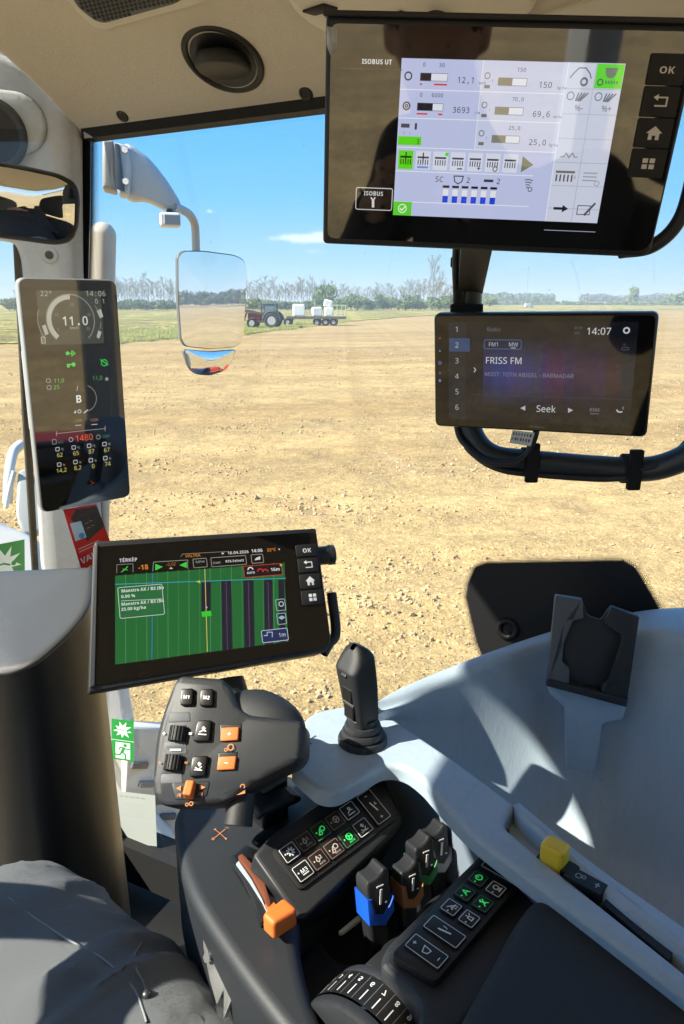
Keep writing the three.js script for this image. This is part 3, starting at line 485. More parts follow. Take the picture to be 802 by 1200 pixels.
    const q2 = hit(700, 6), q2m = new THREE.Matrix4().makeBasis(q2.u, q2.v, q2.n).setPosition(q2.o);
    partW('lamp_panel', plate(roundPoly(q2.pts([[592, 30], [700, -6], [820, -20], [830, 14], [640, 40]]), .01), .012, .003, .006).applyMatrix4(q2m), M.linerPanel, cab);
  }
}

// ---------------------------------------------------------------- stickers and papers on the panes
{
  const make = (c) => { const t = new THREE.CanvasTexture(c); t.colorSpace = THREE.SRGBColorSpace; t.magFilter = THREE.LinearFilter; return t; };
  const c = document.createElement('canvas'); c.width = 256; c.height = 520; const g = c.getContext('2d');
  g.fillStyle = '#0a8a3c'; g.fillRect(0, 0, 256, 520); g.fillStyle = '#e9efe8'; g.fillRect(0, 262, 256, 6);
  g.save(); g.translate(128, 132); g.beginPath(); for (let i = 0; i < 18; i++) { const a = i / 18 * 6.283 + .2, r = i % 2 ? 52 : 92 + 22 * hash(i, 3); g.lineTo(Math.cos(a) * r * 1.05, Math.sin(a) * r); } g.closePath(); g.fill(); g.restore();
  g.strokeStyle = '#0a8a3c'; g.lineWidth = 11; g.lineCap = 'round'; g.beginPath(); g.moveTo(70, 135); g.lineTo(120, 128); g.lineTo(160, 142); g.stroke(); g.fillRect(0, 0, 0, 0); g.fillStyle = '#0a8a3c'; g.beginPath(); g.arc(186, 136, 15, 0, 7); g.fill();
  g.fillStyle = '#e9efe8'; g.fillRect(48, 292, 166, 206); g.fillStyle = '#0a8a3c'; g.beginPath(); g.arc(158, 325, 21, 0, 7); g.fill();
  const L = (w, ...p) => { g.lineWidth = w; g.beginPath(); p.forEach(([x, y], i) => i ? g.lineTo(x, y) : g.moveTo(x, y)); g.stroke(); };
  L(34, [142, 365], [122, 415]); L(15, [150, 358], [182, 378], [206, 362]); L(15, [138, 358], [104, 352], [88, 384]); L(19, [124, 418], [162, 442], [160, 496]); L(19, [116, 418], [96, 452], [50, 452]);
  const m = printMat(make(c), .4, { side: THREE.DoubleSide });
  const sf = side.lifted(.007);
  const q = [[131, 842], [157, 845], [157, 893], [131, 889]].map(([a, b]) => onPlane(a, b, sf.o, sf.n));
  solo('exit_sticker', quadG(q[3], q[2], q[1], q[0]), m, 'green and white emergency exit sticker low on the side window', 'sticker');
  const wf = Frame.facing(at(10, 655, 1.36), V3(.62, .02, .78).normalize()), r = [[-18, 641], [29, 632], [30, 729], [-18, 738]].map(([a, b]) => onPlane(a, b, wf.o, wf.n));
  solo('exit_sticker', quadG(r[3], r[2], r[1], r[0]), m, 'green emergency exit sticker on the windscreen above the steering column', 'sticker');
  // pale printed paper low on the side window
  const d = document.createElement('canvas'); d.width = 420; d.height = 320; const h = d.getContext('2d'); h.fillStyle = '#a3a9a4'; h.fillRect(0, 0, 420, 320); h.fillStyle = '#8b918d';
  for (let i = 0; i < 5; i++) h.fillRect(130 + i * 44, 24, 34, 9); h.fillStyle = '#9aa09c'; for (let i = 0; i < 6; i++) h.fillRect(118 + 20 * hash(i, 2), 70 + i * 15, 200 + 60 * hash(i, 5), 4);
  const p = [[122, 925], [182, 932], [184, 992], [124, 984]].map(([a, b]) => onPlane(a, b, sf.o, sf.n));
  solo('paper_label', quadG(p[3], p[2], p[1], p[0]), printMat(make(d), .7, { side: THREE.DoubleSide }), 'pale printed paper label at the foot of the side window', 'label');
  // red leaflet tucked beside the pillar
  const e = document.createElement('canvas'); e.width = 300; e.height = 900; const k = e.getContext('2d'); k.fillStyle = '#dd3328'; k.fillRect(0, 0, 300, 900);
  k.fillStyle = '#4a4038'; k.beginPath(); k.moveTo(40, 90); k.lineTo(110, 20); k.lineTo(300, 20); k.lineTo(300, 250); k.lineTo(120, 330); k.closePath(); k.fill(); for (let i = 0; i < 160; i++) { k.fillStyle = ['#5d5347', '#3a332d', '#6b6154'][i % 3]; k.fillRect(95 + 190 * hash(i, 1), 40 + 210 * hash(i, 2), 12, 4); }
  k.fillStyle = '#b9d3e4'; k.fillRect(22, 130, 100, 160); k.fillStyle = '#4f9ad0'; k.beginPath(); k.arc(88, 262, 26, 0, 7); k.fill(); k.fillStyle = '#b8a890'; for (const [x, y] of [[150, 160], [190, 150], [150, 210], [190, 200]]) k.fillRect(x, y, 28, 7);
  k.fillStyle = '#f0e8e4'; k.font = 'bold 20px sans-serif'; k.textAlign = 'left'; for (let i = 0; i < 2; i++) { k.fillStyle = '#e8b5ae'; k.fillRect(24, 360 + i * 26, 190, 9); }
  k.fillStyle = '#f2ecea'; k.font = 'bold 76px sans-serif'; k.fillText('VALTRA', 14, 500, 280); k.fillText('CONNECT', 14, 600, 280); k.fillRect(40, 680, 66, 80);
  const lf = Frame.facing(at(98, 640, 1.06), V3(.42, .1, .9).normalize()), lq = [[74, 597], [113, 591], [146, 680], [109, 712]].map(([a, b]) => onPlane(a, b, lf.o, lf.n));
  const leaf = gridG(6, 10, (s, t) => { const v = lq[3].clone().lerp(lq[2], s).lerp(lq[0].clone().lerp(lq[1], s), t); return v.addScaledVector(lf.n, .004 * Math.sin(t * 3.1)); });
  solo('leaflet', leaf, printMat(make(e), .35, { side: THREE.DoubleSide }), 'red printed leaflet tucked behind the map terminal beside the pillar', 'leaflet');
}

// ---------------------------------------------------------------- outside mirror, white panels and posts outside
{
  const mf = new Frame(at(248, 365, 1.95), V3(.835, 0, -.55), V3(0, 1, 0));
  const t = thing('outside_mirror', 'outside mirror on a white arm beyond the side window', 'mirror', mf);
  const loop = (list) => { const s = roundPoly(mf.pts(list), .012).getPoints(5); s.pop(); return s; };
  const main = [[208, 300], [214, 293.5], [238, 293.5], [276, 298.5], [287, 304], [290, 322], [287, 385], [284, 402], [276, 407], [246, 409.5], [217, 406], [212, 398], [208.5, 350]], low = [[214, 409], [246, 412], [278, 409.5], [273, 424], [264, 435], [247, 440.5], [230, 439], [221, 431]];
  part('mirror_housing', plate(roundPoly(mf.pts(main), .012), .016, .004, -.001, 3), M.mirrorShell, t); part('mirror_glass', dome(loop(main).map((p) => p.clone().multiplyScalar(1)), .0006).scale(.975, .98, 1).translate(0, 0, .001), M.mirror, t);
  part('wide_mirror_housing', plate(roundPoly(mf.pts(low), .012), .014, .004, -.001, 3), M.mirrorShell, t); const ctr = mf.loc(246, 424); part('wide_mirror_glass', dome(loop(low), .0025).translate(-ctr.x, -ctr.y, 0).scale(.95, .95, 1).translate(ctr.x, ctr.y, .001), M.mirror, t);
  // arm: a flattened horn that narrows into a bent tube
  const af = Frame.facing(at(165, 215, 1.85), V3(.25, 0, .97).normalize()), am = new THREE.Matrix4().makeBasis(af.u, af.v, af.n).setPosition(af.o);
  const armM = std(lin(.50, .50, .47), .45);
  partW('arm', plate(roundPoly(af.pts([[146, 168], [156, 172], [176, 187], [196, 212], [212, 238], [213, 249], [204, 251], [190, 244], [172, 235], [156, 236], [148, 232]]), .02), .075, .02, .03, 5).applyMatrix4(am), armM, t);
  partW('arm_tube', tubeG([at(205, 243, 1.85), at(216, 247, 1.87), at(225, 255, 1.9), at(229, 268, 1.93), at(230, 296, 1.96)], .0105, 30), armM, t);
  const br = partW('bracket', plate(roundPoly(af.pts([[134, 170], [150, 174], [155, 200], [153, 231], [140, 230]]), .006), .09, .008, .045, 3).applyMatrix4(am), armM, t);
  partW('bracket_hinge', plate(roundPoly(af.pts([[121, 166], [134, 168], [137, 226], [121, 222]]), .004), .1, .01, .04, 3).applyMatrix4(am), std(lin(.30, .30, .28), .5), t);
  partW('clamp_plate', plate(roundPoly(af.pts([[135, 172], [141, 174], [147, 228], [137, 224]]), .003), .01, .002, .052).applyMatrix4(am), std(lin(.06, .06, .055), .6), t);
  for (const [px, py] of [[147, 180], [148, 216]]) { const p = af.loc(px, py); partW('bolt', new THREE.CylinderGeometry(.008, .008, .008, 6).rotateX(Math.PI / 2).translate(p.x, p.y, .049).applyMatrix4(am), M.steel, t); }
  const lp = Frame.facing(at(199, 258, 1.86), V3(.3, 0, .95).normalize()), lm = new THREE.Matrix4().makeBasis(lp.u, lp.v, lp.n).setPosition(lp.o);
  const lamp = partW('mirror_lamp', box(.052, .034, .04, .007).applyMatrix4(lm), M.white, t); partW('lamp_lens', box(.04, .024, .006, .003, .004, 0, .021).applyMatrix4(lm), M.ash, lamp);
  partW('lamp_stalk', rod(at(199, 253, 1.86), at(199, 246, 1.86), .008), M.dark, t);
  // pale post outside the pillar
  const post = thing('outside_post', 'pale rounded post outside the side window behind the pillar', 'post', at(122, 700, 1.6).setY(1.4));
  { const a = at(121, 276, 1.5), b = at(113, 640, 1.62), c = a.clone().add(b).multiplyScalar(.5), d = a.clone().sub(b); partW('post_body', new THREE.CapsuleGeometry(.026, d.length(), 6, 16).applyQuaternion(new THREE.Quaternion().setFromUnitVectors(V3(0, 1, 0), d.clone().normalize())).translate(c.x, c.y, c.z), std(lin(.50, .46, .38), .5), post); }
}
{ // white bodywork that shows through the low panes
  const whiteM = std(lin(.62, .62, .58), .45, { roughnessMap: smudgeTex });
  const ff = Frame.facing(at(140, 880, 2.0), V3(.25, .25, .93).normalize()), t = thing('front_fender', 'white curved fender outside the foot of the side window', 'fender', ff);
  part('fender_panel', plate(roundPoly(ff.pts([[60, 760], [138, 770], [149, 800], [157, 845], [161, 890], [170, 940], [205, 985], [210, 1040], [60, 1060]]), [.02, .06, .05, .05, .05, .05, .02, .01, .01]), .10, .03, 0, 5), whiteM, t);
  const lf = Frame.facing(at(190, 900, 2.05), V3(.62, .05, .78).normalize()); partW('step_panel', plate(roundPoly(lf.pts([[150, 852], [200, 853], [245, 862], [250, 1040], [140, 1040]]), .01), .05, .008, 0, 3).applyMatrix4(basis(lf)), whiteM, t);
  for (const [a, b] of [[163, 896], [172, 918], [183, 938], [196, 956]]) { const p = lf.loc(a, b); partW('step_clip', box(.05, .018, .014, .004).rotateZ(-.4).translate(p.x, p.y, .004).applyMatrix4(basis(lf)), M.slate, t); }
  const hf = Frame.facing(at(10, 620, 2.3), V3(.3, .55, .78).normalize()), h = thing('bonnet_panel', 'white bonnet panel below the windscreen', 'bonnet', hf);
  part('panel_skin', plate(roundPoly(hf.pts([[-150, 585], [-20, 596], [8, 614], [30, 622], [48, 632], [60, 760], [-150, 780]]), .05), .3, .03, 0, 4), whiteM, h);
  const g = thing('mudguard', 'pale curved mudguard strip beyond the windscreen', 'mudguard', at(15, 600, 2.6));
  partW('guard_strip', tubeG([at(26, 520, 2.7), at(16, 530, 2.66), at(11, 555, 2.6), at(9, 590, 2.6)], .018, 30, 8), std(lin(.55, .58, .56), .5), g);
  partW('guard_panel', plate(roundPoly(hf.pts([[14, 524], [30, 520], [46, 560], [46, 602], [20, 606], [11, 580]]), .03), .05, .01, -.2, 3).applyMatrix4(new THREE.Matrix4().makeBasis(hf.u, hf.v, hf.n).setPosition(hf.o)), std(lin(.34, .36, .34), .6), g);
  partW('guard_stay', tubeG([at(17, 552, 2.55), at(11, 575, 2.55), at(7, 596, 2.55)], .009, 20, 8), whiteM, g);
}

// ---------------------------------------------------------------- displays
const frameOf = (p, u, v) => new Frame(V3(p[0], EYE + p[1], p[2]), V3(...u), V3(...v));
function glassFace(shape, w, h, z) { const g = new THREE.ShapeGeometry(shape, 8), p = g.attributes.position, uv = g.attributes.uv; for (let i = 0; i < p.count; i++) uv.setXY(i, p.getX(i) / w + .5, p.getY(i) / h + .5); return g.translate(0, 0, z); }

{ // pillar display: tall glass with speed dial and engine readings
  const F = frameOf([-.3593, -.1269, -1.014], [.727, -.004, -.687], [.019, 1, .014]), w = .13, h = .305;
  const t = thing('pillar_display', 'tall black glass dashboard display on the grey pillar', 'display', F);
  part('housing', plate(rrect(w + .003, h + .003, .012), .014, .003, -.0003, 3), std(lin(.30, .32, .33), .4), t);
  const S = sheet(F, [w, h], 760), { g } = S; S.fill('#020202');
  S.box(42, 340, 122, 402, 'rgba(120,122,108,.55)', 0, 1);
  const pale = '#b9bcae', dim = '#8d9084';
  S.text('22°', 54, 344, 8, pale, 'center', 'monospace'); S.text('14:06', 112, 344, 8, pale, 'center', 'monospace'); S.text('0 1', 117, 353, 7, pale, 'center', 'monospace');
  S.ring(83, 375, 25, 2.3, 4.75, pale, 5); S.ring(83, 375, 28, 2.3, 7.1, dim, 1.2);
  S.text('11.0', 88, 376, 13, '#dfe2d6', 'center', 'monospace', 'bold'); S.text('km/h', 87, 384, 4.5, pale); S.text('5', 68, 386, 4.5, dim); S.text('10', 66, 369, 4.5, dim); S.text('30', 104, 369, 4.5, dim); S.text('35', 103, 385, 4.5, dim); S.text('20', 84, 357, 4.5, dim);
  S.ring(78, 375, 33, 2.5, 3.5, dim, 1); S.poly([[49, 382], [53, 380], [57, 391], [53, 393]], pale); S.poly([[113, 364], [118, 362], [121, 371], [117, 373]], pale); S.poly([[115, 387], [119, 389], [116, 397], [113, 395]], pale); S.poly([[111, 358], [116, 366]], dim, .8, false); S.poly([[118, 378], [117, 386]], dim, .8, false);
  S.box(48, 395, 53, 402, '#c7cabd', .8, .6); S.text('F', 50.5, 399, 5, '#c7cabd');
  const lit = '#39e052'; S.dot(79, 414, 2.2, lit); S.poly([[84, 411], [88, 414], [84, 417]], lit, 1); S.poly([[77, 414], [86, 414]], lit, 1, false); S.poly([[78, 427], [84, 427]], lit, 1.4, false); S.dot(86, 427, 2.4, lit); S.dot(80, 429, 1.8, lit); S.ring(122, 425, 3.4, 0, 7, lit, 1); S.poly([[117, 421], [127, 428]], lit, 1, false);
  S.text('11,0', 69, 446, 6.5, '#63d873'); S.text('25', 66, 453.5, 6.5, '#63d873'); S.text('11,0', 114, 443, 6.5, '#4fae5c'); S.box(54, 444, 59, 448, '#aaa', .8); S.box(55, 452, 60, 456, '#aaa', .8); S.dot(125, 444, 2, '#999');
  S.ring(98, 467, 15, -1.2, 1.3, '#8d8a7c', .9); S.poly([[91, 452], [90, 458]], '#bbb', .8, false);
  S.text('B', 92, 467.5, 12, '#f2f2f2', 'center', 'sans-serif', 'bold'); S.poly([[86, 484], [89, 480], [89, 484]], '#ddd'); S.ring(93, 482, 1.8, 0, 7, '#ddd', .8); S.poly([[98, 484], [103, 480]], '#ddd', 1.2, false);
  S.text('1200', 91, 493, 4.5, '#c88d5a'); S.text('1500', 110, 492, 4.5, '#c88d5a'); S.poly([[88, 498.5], [95, 498]], '#ccc', .9, false); S.poly([[107, 497.5], [114, 497]], '#ccc', .9, false);
  S.poly([[66, 508], [123, 502]], '#a9a9a0', .7, false); S.poly([[66, 505], [66, 511]], '#a9a9a0', .8, false); S.poly([[123, 499], [123, 505]], '#a9a9a0', .8, false);
  S.text('1480', 98.5, 513, 9.5, '#ff6a2e'); S.box(61, 515, 66, 520, '#999', .8); S.text('650', 71, 518, 4, '#5b9c64'); S.ring(83, 515, 2.3, 0, 7, '#bbb', .8); S.ring(115, 512, 2.3, 0, 7, '#999', .8); S.text('2200', 124, 511, 4, '#5b9c64');
  [['62', 70, 533, '#e3d47a'], ['65', 89, 531, '#e3d47a'], ['87', 107, 529, '#e3d47a'], ['67', 125, 527, '#e3d47a'], ['14,2', 72, 551, '#d8d36a'], ['8,2', 91, 548, '#d8d36a'], ['0', 109, 546, '#d8d36a'], ['74', 126, 543.5, '#d8d36a']].forEach(([s, a, b, c]) => { S.text(s, a, b, 6.6, c); S.box(a - 5, b - 8.5, a - .5, b - 5, '#c9c9c9', .9, .6); S.text(b > 540 ? 'h' : '°C', a + 3, b - 6.5, 3.6, '#c9c9c9'); });
  S.poly([[105, 563], [110, 566], [106, 568]], '#8a3d1a', .8, false);
  part('screen', glassFace(rrect(w, h, .011), w, h, .001), screenMat(S.tex(), .75, { ior: 2.3 }), t);
  // plate that holds it to the pillar
  part('mount', box(.05, .12, .09, .006, -.01, 0, -.058), M.trim, t);
}

function terminalShell(t, w, h, F, cut) {                                // the shared hardware of the two large terminals
  part('housing', plate(roundPoly([V2(-w / 2, -h / 2), V2(w / 2 - cut, -h / 2), V2(w / 2, -h / 2 + cut), V2(w / 2, h / 2), V2(-w / 2, h / 2)], [.004, .006, .006, .004, .004]), .03, .003, 0, 3), M.dark, t);
}
{ // implement monitor, hung from the mount post
  const w = .262, h = .155, F = frameOf([.1168, .1134, -.609], [.996, -.046, .081], [.028, .976, .215]);
  const t = thing('implement_monitor', 'large black monitor showing the pale blue seeding screen', 'monitor', F);
  part('housing', plate(roundPoly([V2(-w / 2, -h / 2), V2(w / 2 - .03, -h / 2), V2(w / 2 - .002, -h / 2), V2(w / 2, h / 2), V2(-w / 2, h / 2)], [.004, .012, .01, .004, .004]), .034, .0035, 0, 3), M.dark, t);
  part('rear_case', box(.2, .11, .03, .01, -.01, 0, -.048), M.dark, t); part('visor_lip', box(w + .004, .004, .03, .0015, 0, h / 2 + .001, -.012), M.darker, t);
  const gw = w - .008, gh = h - .010, S = sheet(F, [gw, gh], 1800), { g } = S; S.fill('#030303');
  const [ax, ay] = S.C(471, 68), [bx] = S.C(733, 75), [, by] = S.C(690, 261), U = (u) => ax + (bx - ax) * u, Q = (v) => ay + (by - ay) * v, q = (bx - ax) / 262;
  const fr = (u0, v0, u1, v1, c) => { g.fillStyle = c; g.fillRect(U(u0), Q(v0), U(u1) - U(u0), Q(v1) - Q(v0)); }, tx = (s, u, v, z, c = '#3c4152', a = 'center', f = 'monospace', b = '') => { g.fillStyle = c; g.textAlign = a; g.font = b + ' ' + z * q + 'px ' + f; g.fillText(s, U(u), Q(v)); }, ln = (u0, v0, u1, v1, c, z = 1) => { g.strokeStyle = c; g.lineWidth = z * q; g.beginPath(); g.moveTo(U(u0), Q(v0)); g.lineTo(U(u1), Q(v1)); g.stroke(); }, ci = (u, v, r, c, z = 1) => { g.strokeStyle = c; g.lineWidth = z * q; g.beginPath(); g.arc(U(u), Q(v), r * q, 0, 7); g.stroke(); };
  fr(0, 0, 1, 1, '#c3cbee'); fr(.75, 0, 1, 1, '#d3d8ea'); fr(.37, 0, .75, .55, '#cdd4ee');
  for (const v of [.185, .36, .545, .70, .905]) ln(0, v, v > .6 ? .66 : .75, v, '#eef1fb', 1); ln(.37, 0, .37, .545, '#e8ecf8', 1);
  for (let k = 0; k <= 7; k++) ln(.75, k / 6.6, 1, k / 6.6, '#b3b9cc', .8); ln(.75, 0, .75, 1, '#e9ecf6', 1.2); ln(.875, 0, .875, 1, '#b3b9cc', .8);
  const gauge = (u0, u1, v, f, lab0, lab1, val, unit, red) => { fr(u0, v, u1, v + .045, '#e8ebf5'); ln(u0, v, u1, v, '#7b8095', .6); ln(u0, v + .045, u1, v + .045, '#7b8095', .6); ln(u1, v, u1, v + .045, '#7b8095', .6); fr(u0, v, u0 + (u1 - u0) * f, v + .045, red ? '#26252a' : '#8a8674'); if (lab0) tx(lab0, u0 + .015, v - .05, 6); tx(lab1, u1 - .03, v - .05, 6); tx(val, u1 + .085, v + .035, 9, '#2e3344'); tx(unit, u1 + .16, v + .05, 3.6); if (red) { ln(u0, v + .066, u0 + (f > .5 ? .05 : .01), v + .066, '#e0362c', 1.6); ln(u1 - (f > .5 ? .02 : .06), v + .066, u1, v + .066, '#e0362c', 1.6); } };
  gauge(.09, .215, .085, .4, '0', '30', '12,1', 'km/h', true); gauge(.085, .205, .265, .6, '0', '6000', '3693', 'r/m', true);
  gauge(.445, .575, .1, .5, '', '150', '150', 'kg/ha', false); gauge(.445, .575, .275, .5, '', '70,0', '69,6', 'cm/ha', false); gauge(.445, .575, .45, .5, '', '25,0', '25,0', 'kg/ha', false);
  ci(.035, .105, 4, '#333', 1.4); tx('↑', .035, .11, 6, '#333'); ci(.035, .285, 4, '#333', 1.6); ci(.035, .285, 1.5, '#333', 1.2);
  for (const v of [.09, .265, .44]) { ci(.395, v, 3, '#777', 1); fr(.385, v + .055, .41, v + .075, '#777'); tx('1', .42, v + .03, 4, '#777'); }
  fr(.015, .395, .055, .42, '#555'); fr(.08, .39, .09, .43, '#444'); tx('7  1', .045, .455, 4, '#777'); fr(.005, .475, .115, .53, '#63e01e'); tx('3', .1, .507, 7.5, '#1d3010');
  // icon strip
  for (let k = 0; k < 7; k++) { const u = .012 + k * .083; fr(u, .565, u + .07, .685, k ? '#dfe3f2' : '#63e01e'); fr(u + .008, .60, u + .062, .612, k ? '#4a4f5c' : '#1d3010'); for (let i = 0; i < 5; i++) fr(u + .010 + i * .0115, .62, u + .0145 + i * .0115, .655, k ? '#4a4f5c' : '#1d3010'); if (k === 1) { g.strokeStyle = '#3a78d8'; g.lineWidth = 1.2 * q; g.beginPath(); for (let i = 0; i < 9; i++) g.lineTo(U(u + .008 + i * .0068), Q(.668 + (i % 2 ? .008 : -.004))); g.stroke(); } if (k === 2) fr(u + .056, .57, u + .072, .592, '#63e01e'); if (k === 3) fr(u + .035, .668, u + .06, .676, '#4a4f5c'); if (k === 4) tx('+', u + .055, .665, 9, '#333', 'center', 'sans-serif', 'bold'); if (k === 5) ci(u + .05, .665, 2.6, '#555', 1); if (k < 2) { ln(u + .035, .575, u + .035, .64, '#222', 1.4); } }
  g.fillStyle = '#7c8168'; g.beginPath(); g.moveTo(U(.60), Q(.575)); g.lineTo(U(.655), Q(.63)); g.lineTo(U(.60), Q(.68)); g.fill();
  tx('SC', .215, .745, 9, '#2e3344'); tx('2', .355, .745, 9, '#2e3344'); tx('2', .50, .745, 9, '#2e3344'); fr(.43, .735, .475, .752, '#3b3f4a'); g.strokeStyle = '#3b3f4a'; g.lineWidth = 1.2 * q; g.beginPath(); g.moveTo(U(.285), Q(.72)); g.lineTo(U(.33), Q(.72)); g.lineTo(U(.325), Q(.755)); g.lineTo(U(.307), Q(.772)); g.lineTo(U(.29), Q(.755)); g.closePath(); g.stroke();
  for (let k = 0; k < 6; k++) { const u = .235 + k * .046; fr(u, .785, u + .032, .80, '#15171c'); fr(u + .003, .81, u + .029, .90, '#edeef2'); fr(u + .003, .855, u + .029, .90, '#1f46e0'); }
  fr(0, .905, .09, 1, '#63d835'); ci(.045, .952, 5, '#eafbe0', 1.3); g.strokeStyle = '#eafbe0'; g.lineWidth = 1.6 * q; g.beginPath(); g.moveTo(U(.033), Q(.95)); g.lineTo(U(.043), Q(.965)); g.lineTo(U(.06), Q(.935)); g.stroke();
  g.strokeStyle = '#666a72'; g.lineWidth = 1.2 * q; for (let i = 0; i < 4; i++) { g.beginPath(); g.arc(U(.64), Q(.80), (4 + i * 3) * q, -1.9, -1.1); g.stroke(); } ci(.655, .79, 2.4, '#666a72');
  // function cells
  g.strokeStyle = '#6c7078'; g.lineWidth = 1.3 * q; g.beginPath(); g.moveTo(U(.765), Q(.09)); g.lineTo(U(.78), Q(.06)); g.lineTo(U(.80), Q(.03)); g.lineTo(U(.83), Q(.03)); g.lineTo(U(.85), Q(.06)); g.lineTo(U(.86), Q(.09)); g.stroke(); ci(.83, .11, 3.6, '#6c7078', 2.2);
  fr(.878, .004, .998, .146, '#5fe02a'); g.fillStyle = '#77836f'; g.beginPath(); g.moveTo(U(.915), Q(.025)); g.lineTo(U(.972), Q(.025)); g.lineTo(U(.965), Q(.07)); g.lineTo(U(.952), Q(.085)); g.lineTo(U(.935), Q(.085)); g.lineTo(U(.922), Q(.07)); g.fill(); for (let i = 0; i < 5; i++) fr(.925 + i * .012, .10, .931 + i * .012, .118, '#5d6a55'); ci(.902, .11, 3, '#4d5a46', 1.3);
  for (const [u, s] of [[.79, '%-'], [.915, '%+']]) { ci(u - .01, .195, 4, '#70747c', 1.1); tx(s, u + .035, .265, 9, '#5a5e66', 'center', 'sans-serif'); for (let i = 0; i < 4; i++) { g.strokeStyle = '#70747c'; g.lineWidth = 1.6 * q; g.beginPath(); g.moveTo(U(u + .015 + i * .006), Q(.225)); g.lineTo(U(u + .025 + i * .014), Q(.175)); g.stroke(); } }
  g.strokeStyle = '#8a8e96'; g.lineWidth = 1.2 * q; g.beginPath(); [[.775, .57], [.79, .57], [.80, .545], [.815, .575], [.83, .545], [.84, .57], [.855, .57]].forEach(([a, b], i) => i ? g.lineTo(U(a), Q(b)) : g.moveTo(U(a), Q(b))); g.stroke();
  fr(.765, .66, .855, .675, '#77736a'); for (let i = 0; i < 5; i++) fr(.768 + i * .018, .685, .775 + i * .018, .73, '#55585f'); tx('←', .81, .735, 9, '#55585f', 'center', 'sans-serif', 'bold'); tx('8', .857, .70, 6, '#c98a8a'); for (let i = 0; i < 3; i++) fr(.895, .665 + i * .024, .96, .674 + i * .024, '#a5a9b2'); ci(.965, .735, 2.8, '#a5a9b2', 1);
  ln(.78, .91, .83, .91, '#22252c', 3); g.fillStyle = '#22252c'; g.beginPath(); g.moveTo(U(.822), Q(.885)); g.lineTo(U(.85), Q(.91)); g.lineTo(U(.822), Q(.935)); g.fill(); g.strokeStyle = '#555961'; g.lineWidth = q; g.strokeRect(U(.895), Q(.885), .06 * (bx - ax), .06 * (by - ay)); ln(.93, .95, .975, .865, '#555961', 2.6);
  S.text('ISOBUS UT', 442, 72.5, 7, '#e6e6e6', 'center', 'sans-serif', 'bold'); S.poly([[396, 80], [472, 82]], '#44464c', .6, false);
  S.box(418, 219.5, 459, 246.5, '#d6d6d6', 1, 2); S.text('ISOBUS', 438, 226.5, 6.5, '#dcdcdc', 'center', 'sans-serif', 'bold'); S.poly([[437.5, 234], [437.5, 243]], '#dcdcdc', 3, false); S.poly([[435, 231], [437.5, 235], [440, 231]], '#dcdcdc', 1.6, false);
  const sm = screenMat(S.tex(), .82, { ior: 2.3 });
  const keyPx = [[806, 62], [776, 64], [765, 72], [737, 196], [742, 208], [777, 214]], K = F.pts(keyPx);
  const faceShape = roundPoly([V2(-gw / 2, -gh / 2), V2(gw / 2, -gh / 2), V2(gw / 2, gh / 2), V2(-gw / 2, gh / 2)], [.006, .012, .004, .006]);
  part('screen', glassFace(faceShape, gw, gh, .0012), sm, t);
  // four stacked keys at the right edge
  const rows = [0, .25, .5, .75], xL = (K[1].x + K[3].x) / 2 - .004, xR = gw / 2 - .003, yT = K[1].y + .001, yB = K[4].y, keyH = (yT - yB) / 4;
  const glyphs = ['OK', 'return', 'home', 'menu'], tilt = .0;
  rows.forEach((r, i) => {
    const c = document.createElement('canvas'); c.width = c.height = 128; const d = c.getContext('2d'); d.fillStyle = '#121314'; d.fillRect(0, 0, 128, 128); d.fillStyle = d.strokeStyle = '#d8d4cc'; d.textAlign = 'center'; d.textBaseline = 'middle'; d.lineWidth = 7;
    glyph(d, glyphs[i]);
    const y = yT - keyH * (i + .5), shape = rrect(xR - xL, keyH - .0006, .0015), geo = plate(shape, .006, .0008, .0035);
    const p = geo.attributes.position, uv = geo.attributes.uv; for (let j = 0; j < p.count; j++) uv.setXY(j, p.getX(j) / (xR - xL) + .5, p.getY(j) / keyH + .5);
    const tex = new THREE.CanvasTexture(c); tex.colorSpace = THREE.SRGBColorSpace; tex.magFilter = THREE.LinearFilter;
    part('key', geo.translate((xL + xR) / 2, y, 0), printMat(tex, .6), t);
  });
  // grab handle at the lower right corner
  part('handle', tubeG([V3(gw / 2 - .02, -h / 2 + .002, -.012), V3(w / 2 + .002, -h / 2 + .008, -.012), V3(w / 2 + .018, -h / 2 + .03, -.012), V3(w / 2 + .02, -h / 2 + .075, -.012)], .0055, 30, 10), M.dark, t);
  part('film_corner', dome([V2(-w / 2 + .001, h / 2 - .007), V2(-w / 2 + .009, h / 2 - .008), V2(-w / 2 + .009, h / 2 - .02), V2(-w / 2 + .004, h / 2 - .025), V2(-w / 2 + .001, h / 2 - .018)], .0025, 3).translate(0, 0, .002), std(lin(.8, .85, .9), .12, { transmission: .6, thickness: 0 }), t, 'loose corner of clear protective film');
}
function glyph(d, kind) {
  d.save();
  if (kind === 'OK') { d.font = 'bold 40px sans-serif'; d.fillText('OK', 64, 66); }
  if (kind === 'return') { d.beginPath(); d.moveTo(48, 46); d.lineTo(86, 46); d.lineTo(86, 80); d.lineTo(44, 80); d.stroke(); d.beginPath(); d.moveTo(36, 46); d.lineTo(54, 32); d.lineTo(54, 60); d.fill(); }
  if (kind === 'home') { d.beginPath(); d.moveTo(64, 34); d.lineTo(94, 64); d.lineTo(84, 64); d.lineTo(84, 92); d.lineTo(70, 92); d.lineTo(70, 74); d.lineTo(58, 74); d.lineTo(58, 92); d.lineTo(44, 92); d.lineTo(44, 64); d.lineTo(34, 64); d.fill(); }
  if (kind === 'menu') for (const [x, y] of [[42, 42], [68, 42], [42, 68], [68, 68]]) d.fillRect(x, y, 20, 20);
  d.restore();
}
